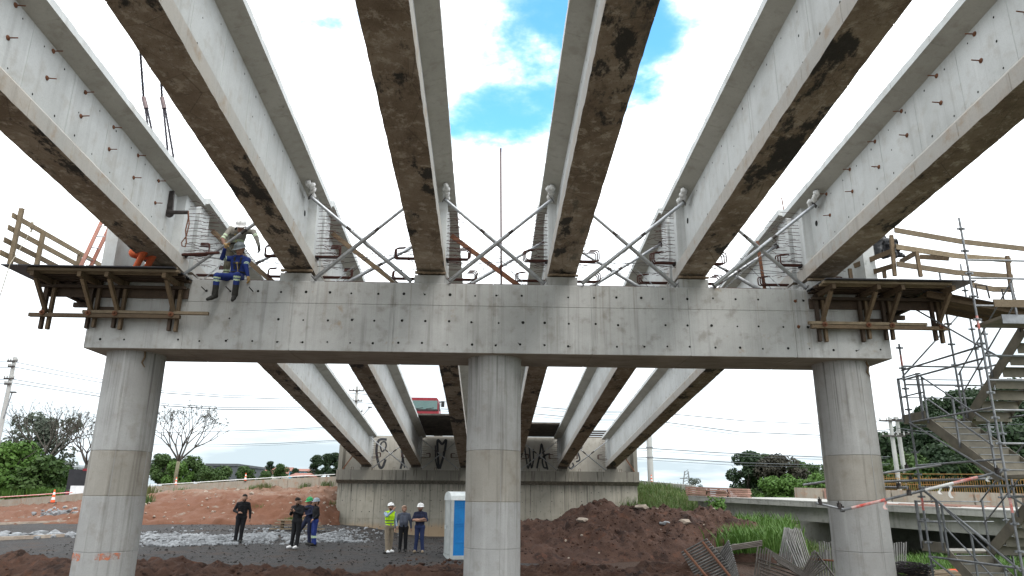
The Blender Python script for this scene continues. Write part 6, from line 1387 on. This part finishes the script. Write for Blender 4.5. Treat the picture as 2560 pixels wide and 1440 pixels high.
# right side: hill and wood
def hz(x, y): return -1.2+13.5*smooth01((y-56)/60)*smooth01((x/y-.44)/.30) + 1.0*smooth01((y-50)/20)*smooth01((x/y-.3)/.2)
mb = MB(); xs2, ys2 = span(14, 190, 44), span(50, 260, 42); mb.add([(x, y, hz(x, y)+fbm(x*.1, y*.1, 3)*1.2) for y in ys2 for x in xs2], [(j*len(xs2)+i, j*len(xs2)+i+1, (j+1)*len(xs2)+i+1, (j+1)*len(xs2)+i) for j in range(len(ys2)-1) for i in range(len(xs2)-1)])
tag(mb.build('hill', 'grass_soil', None, 'all'), 'wooded hill rising behind the stair tower', None, None, 'structure')
G = 'trees on the right side'
for kind, px, Y, sc, z, lab in (('dark', 1868, 84, .72, 1.2, 'dark rounded tree at the left end of the right wood'), ('broad', 1905, 86, .78, 1.2, 'large green tree in the right wood beside the plum-leaved one'), ('plum', 1955, 82, .82, 1.0, 'dark plum-leaved tree standing among green ones'), ('broad', 2008, 88, .70, 1.2, 'green tree right of the plum-leaved one'), ('broad', 2050, 86, .74, 1.0, 'green tree half hidden by the right column'), ('bright', 1930, 76, .66, 1.0, 'bright bush in front of the plum-leaved tree'), ('bright', 1985, 75, .68, 1.0, 'bright bush left of the right column'), ('bright', 2040, 74, .7, 1.0, 'bright bush touching the right column edge'), ('shrub', 1885, 78, .8, 1.0, 'small bush at the foot of the dark rounded tree'), ('grey', 1735, 100, .45, 1.6, 'small brownish bush far right of the pole, left one'), ('shrub', 1750, 98, .6, 1.9, 'small brownish bush far right of the pole, right one'), ('shrub', 1805, 92, .55, 1.6, 'low bush behind the pink beam stack')): tree(kind, px, Y, lab, None, z, sc, group=G, cat='bush' if 'bush' in lab else 'tree', name='shrub' if 'bush' in lab else 'tree')
rg = random.Random(77); G = 'trees of the wooded hill'; n_ = 0
ORD = ('first', 'second', 'third', 'fourth', 'fifth', 'sixth', 'seventh', 'eighth', 'ninth', 'tenth', 'eleventh', 'twelfth', 'thirteenth')
for row, (Y, px0, px1, step) in enumerate(((64, 2210, 2700, 62), (72, 2190, 2700, 58), (82, 2210, 2700, 55), (94, 2230, 2720, 52), (108, 2290, 2740, 50), (122, 2420, 2760, 48))):
    px = px0; n_ = -1
    while px < px1:
        p = at(px, 1200, Y); k = rg.choice(('dark', 'tall', 'broad', 'dark') if row > 1 else ('broad', 'bright', 'broad', 'shrub', 'dark')); n_ += 1
        tree(k, px, Y, f"{dict(dark='dark green', tall='tall dark', broad='broad mid-green', bright='bright green', shrub='low green')[k]} hill tree, {ORD[min(n_, 12)]} from left in the {('front', 'second', 'third', 'fourth', 'fifth', 'crest')[row]} row", None, hz(p.x, Y)-.3, rg.uniform(.75, 1.05), group=G); px += step*rg.uniform(.8, 1.2)
pm = at(2385, 1190, 63.5); pt_ = thing('palm_tree', (pm.x, 63.5, hz(pm.x, 63.5)), 'palm tree with drooping fronds behind the stair flights', 'palm tree'); zc = pm.z+.4
MB().tube([(pm.x, 63.5, hz(pm.x, 63.5)-.5), (pm.x+.1, 63.5, zc)], [.16, .11], 8).build('trunk', 'bark_dark', pt_)
for k in range(13):
    a = k*6.28/13; d = Vector((math.cos(a), math.sin(a), 0)); mb = MB(); c0 = Vector((pm.x+.1, 63.5, zc)); L = 2.6; pts = [c0+d*L*t+Vector((0, 0, 1.1*t*(1.15-t)*2.2-1.5*t*t*t)) for t in [q/9 for q in range(10)]]; mb.tube(pts, [.04]*9+[.01], 4); sdv = d.cross(Vector((0, 0, 1)))
    for q in range(2, 10):
        for sg in (-1, 1):
            for e in (0, .5):
                b_ = lerp(pts[q-1], pts[q], e); l_ = .55*math.sin(math.pi*(q/10))+.15; tip = b_+sdv*sg*l_+d*.2-Vector((0, 0, .25*l_)); mb.add([b_-d*.05, b_+d*.06, tip], [(0, 1, 2)])
    mb.build('frond', 'leaf_mid', pt_)
# ================================================================== GRASS AND WEEDS
def blades(name, pts, h0, h1, mat, label, seed, per=6, spread=.18):
    rg = random.Random(seed); mb = MB()
    for p in pts:
        for _ in range(per):
            b = Vector(p)+Vector((rg.gauss(0, spread), rg.gauss(0, spread), -.03)); h = rg.uniform(h0, h1); a = rg.uniform(0, 6.28); d = Vector((math.cos(a), math.sin(a), 0)); w = h*.028+.006; s_ = d.cross(Vector((0, 0, 1)))*w; ln = h*rg.uniform(.15, .6)
            mb.add([b-s_, b+s_, b+d*ln*.35+Vector((0, 0, h*.6))+s_*.8, b+d*ln*.35+Vector((0, 0, h*.6))-s_*.8, b+d*ln+Vector((0, 0, h*.92))], [(0, 1, 2, 3), (3, 2, 4)])
    return tag(mb.build(name, mat), label, 'grass', None, 'stuff')
rg = random.Random(5)
gv = [v for v in gV if v.y < 58]
blades('bank_grass', [v+Vector((rg.uniform(-.5, .5), rg.uniform(-.5, .5), 0)) for v in gv for _ in range(2)], .15, .5, 'grass', 'short green grass covering the right bank', 3, 7, .3)
blades('bank_dry_grass', [v for v in gv if rg.random() < .5], .2, .5, 'grass_dry', 'yellowish dry grass mixed into the right bank', 4, 6, .3)
tall = []; low = []
for _ in range(330):
    px, py = rg.uniform(1800, 1975), rg.uniform(1322, 1382); Y = 36-(py-1318)/64*10-(px-1800)/185*3; p = at(px, py, Y); tall.append(p)
for _ in range(240):
    px, py = rg.uniform(2235, 2560), rg.uniform(1408, 1440); Y = 26-(py-1408)/32*5; low.append(at(px, py, Y))
blades('low_grass', low, .2, .5, 'leaf_bright', 'bright grass at the foot of the stair tower', 16, 9, .28)
blades('tall_grass', tall, .2, 1.0, 'leaf_bright', 'tall bright grass clumps below the old bridge', 6, 9, .28)
vv = [Vector(v) for v in bankV]
for k, (px, py, Y, n, h) in enumerate(((660, 1222, 52, 26, .5), (640, 1224, 53, 18, .4), (455, 1228, 57, 12, .4), (745, 1275, 45.2, 22, .55), (770, 1218, 51, 16, .4), (365, 1262, 47, 14, .9), (372, 1240, 58, 12, 1.0), (820, 1216, 50, 14, .5), (560, 1305, 41.8, 20, .25), (455, 1308, 41.5, 14, .2), (735, 1300, 42.2, 18, .3), (650, 1268, 44, 10, .3), (820, 1262, 46.5, 14, .35))):
    blades('weed_clump', [at(px+rg.gauss(0, 9), py+rg.gauss(0, 2), Y) for _ in range(n)], h*.5, h, 'grass' if k % 3 else 'grass_dry', 'scattered weeds growing on the red bank', 30+k, 7, .2)
blades('verge_grass', [at(rg.uniform(-40, 150), rg.uniform(1236, 1248), 82) for _ in range(240)], .5, 1.1, 'leaf_bright', 'bright grass verge behind the left barrier', 50, 8, .4)
# leafy weeds by the old bridge end
mb = []
for k in range(26): p = at(rg.uniform(1775, 1805), rg.uniform(1252, 1300), 38); mb.append(((p.x, p.y, p.z), (.3, .3, .25)))
c_ = at(1790, 1300, 38); o = bpy.data.objects.new('roadside_bush', leaf_mesh('weeds', [((a[0]-c_.x, a[1]-c_.y, a[2]-c_.z), r_) for a, r_ in mb], 700, .09, 'leaf_bright', 9)); COL.objects.link(o); o.location = c_; tag(o, 'thin leafy bush growing at the old bridge end', 'bush')
# loose foreground stones
for k, (px, py, r_, mt) in enumerate(((75, 1436, .13, 'stone_tan'), (137, 1438, .11, 'stone_grey'), (90, 1388, .16, 'stone_tan'), (410, 1428, .10, 'stone_grey'), (990, 1432, .09, 'stone_tan'))):
    p = at(px, py, Z=.15); mb = MB(); mb.blob(p, r_, 2, .16, (1.2, 1, .7), rg); single('rock', mb, mt, p-Vector((0, 0, r_*.5)), ('tan rock at the bottom left corner', 'grey rock right of the bottom left corner', 'tan rock on the left brown soil', 'grey rock right of the left column foot', 'small tan rock left of the middle column')[k], 'rock', 'loose rocks in the foreground')
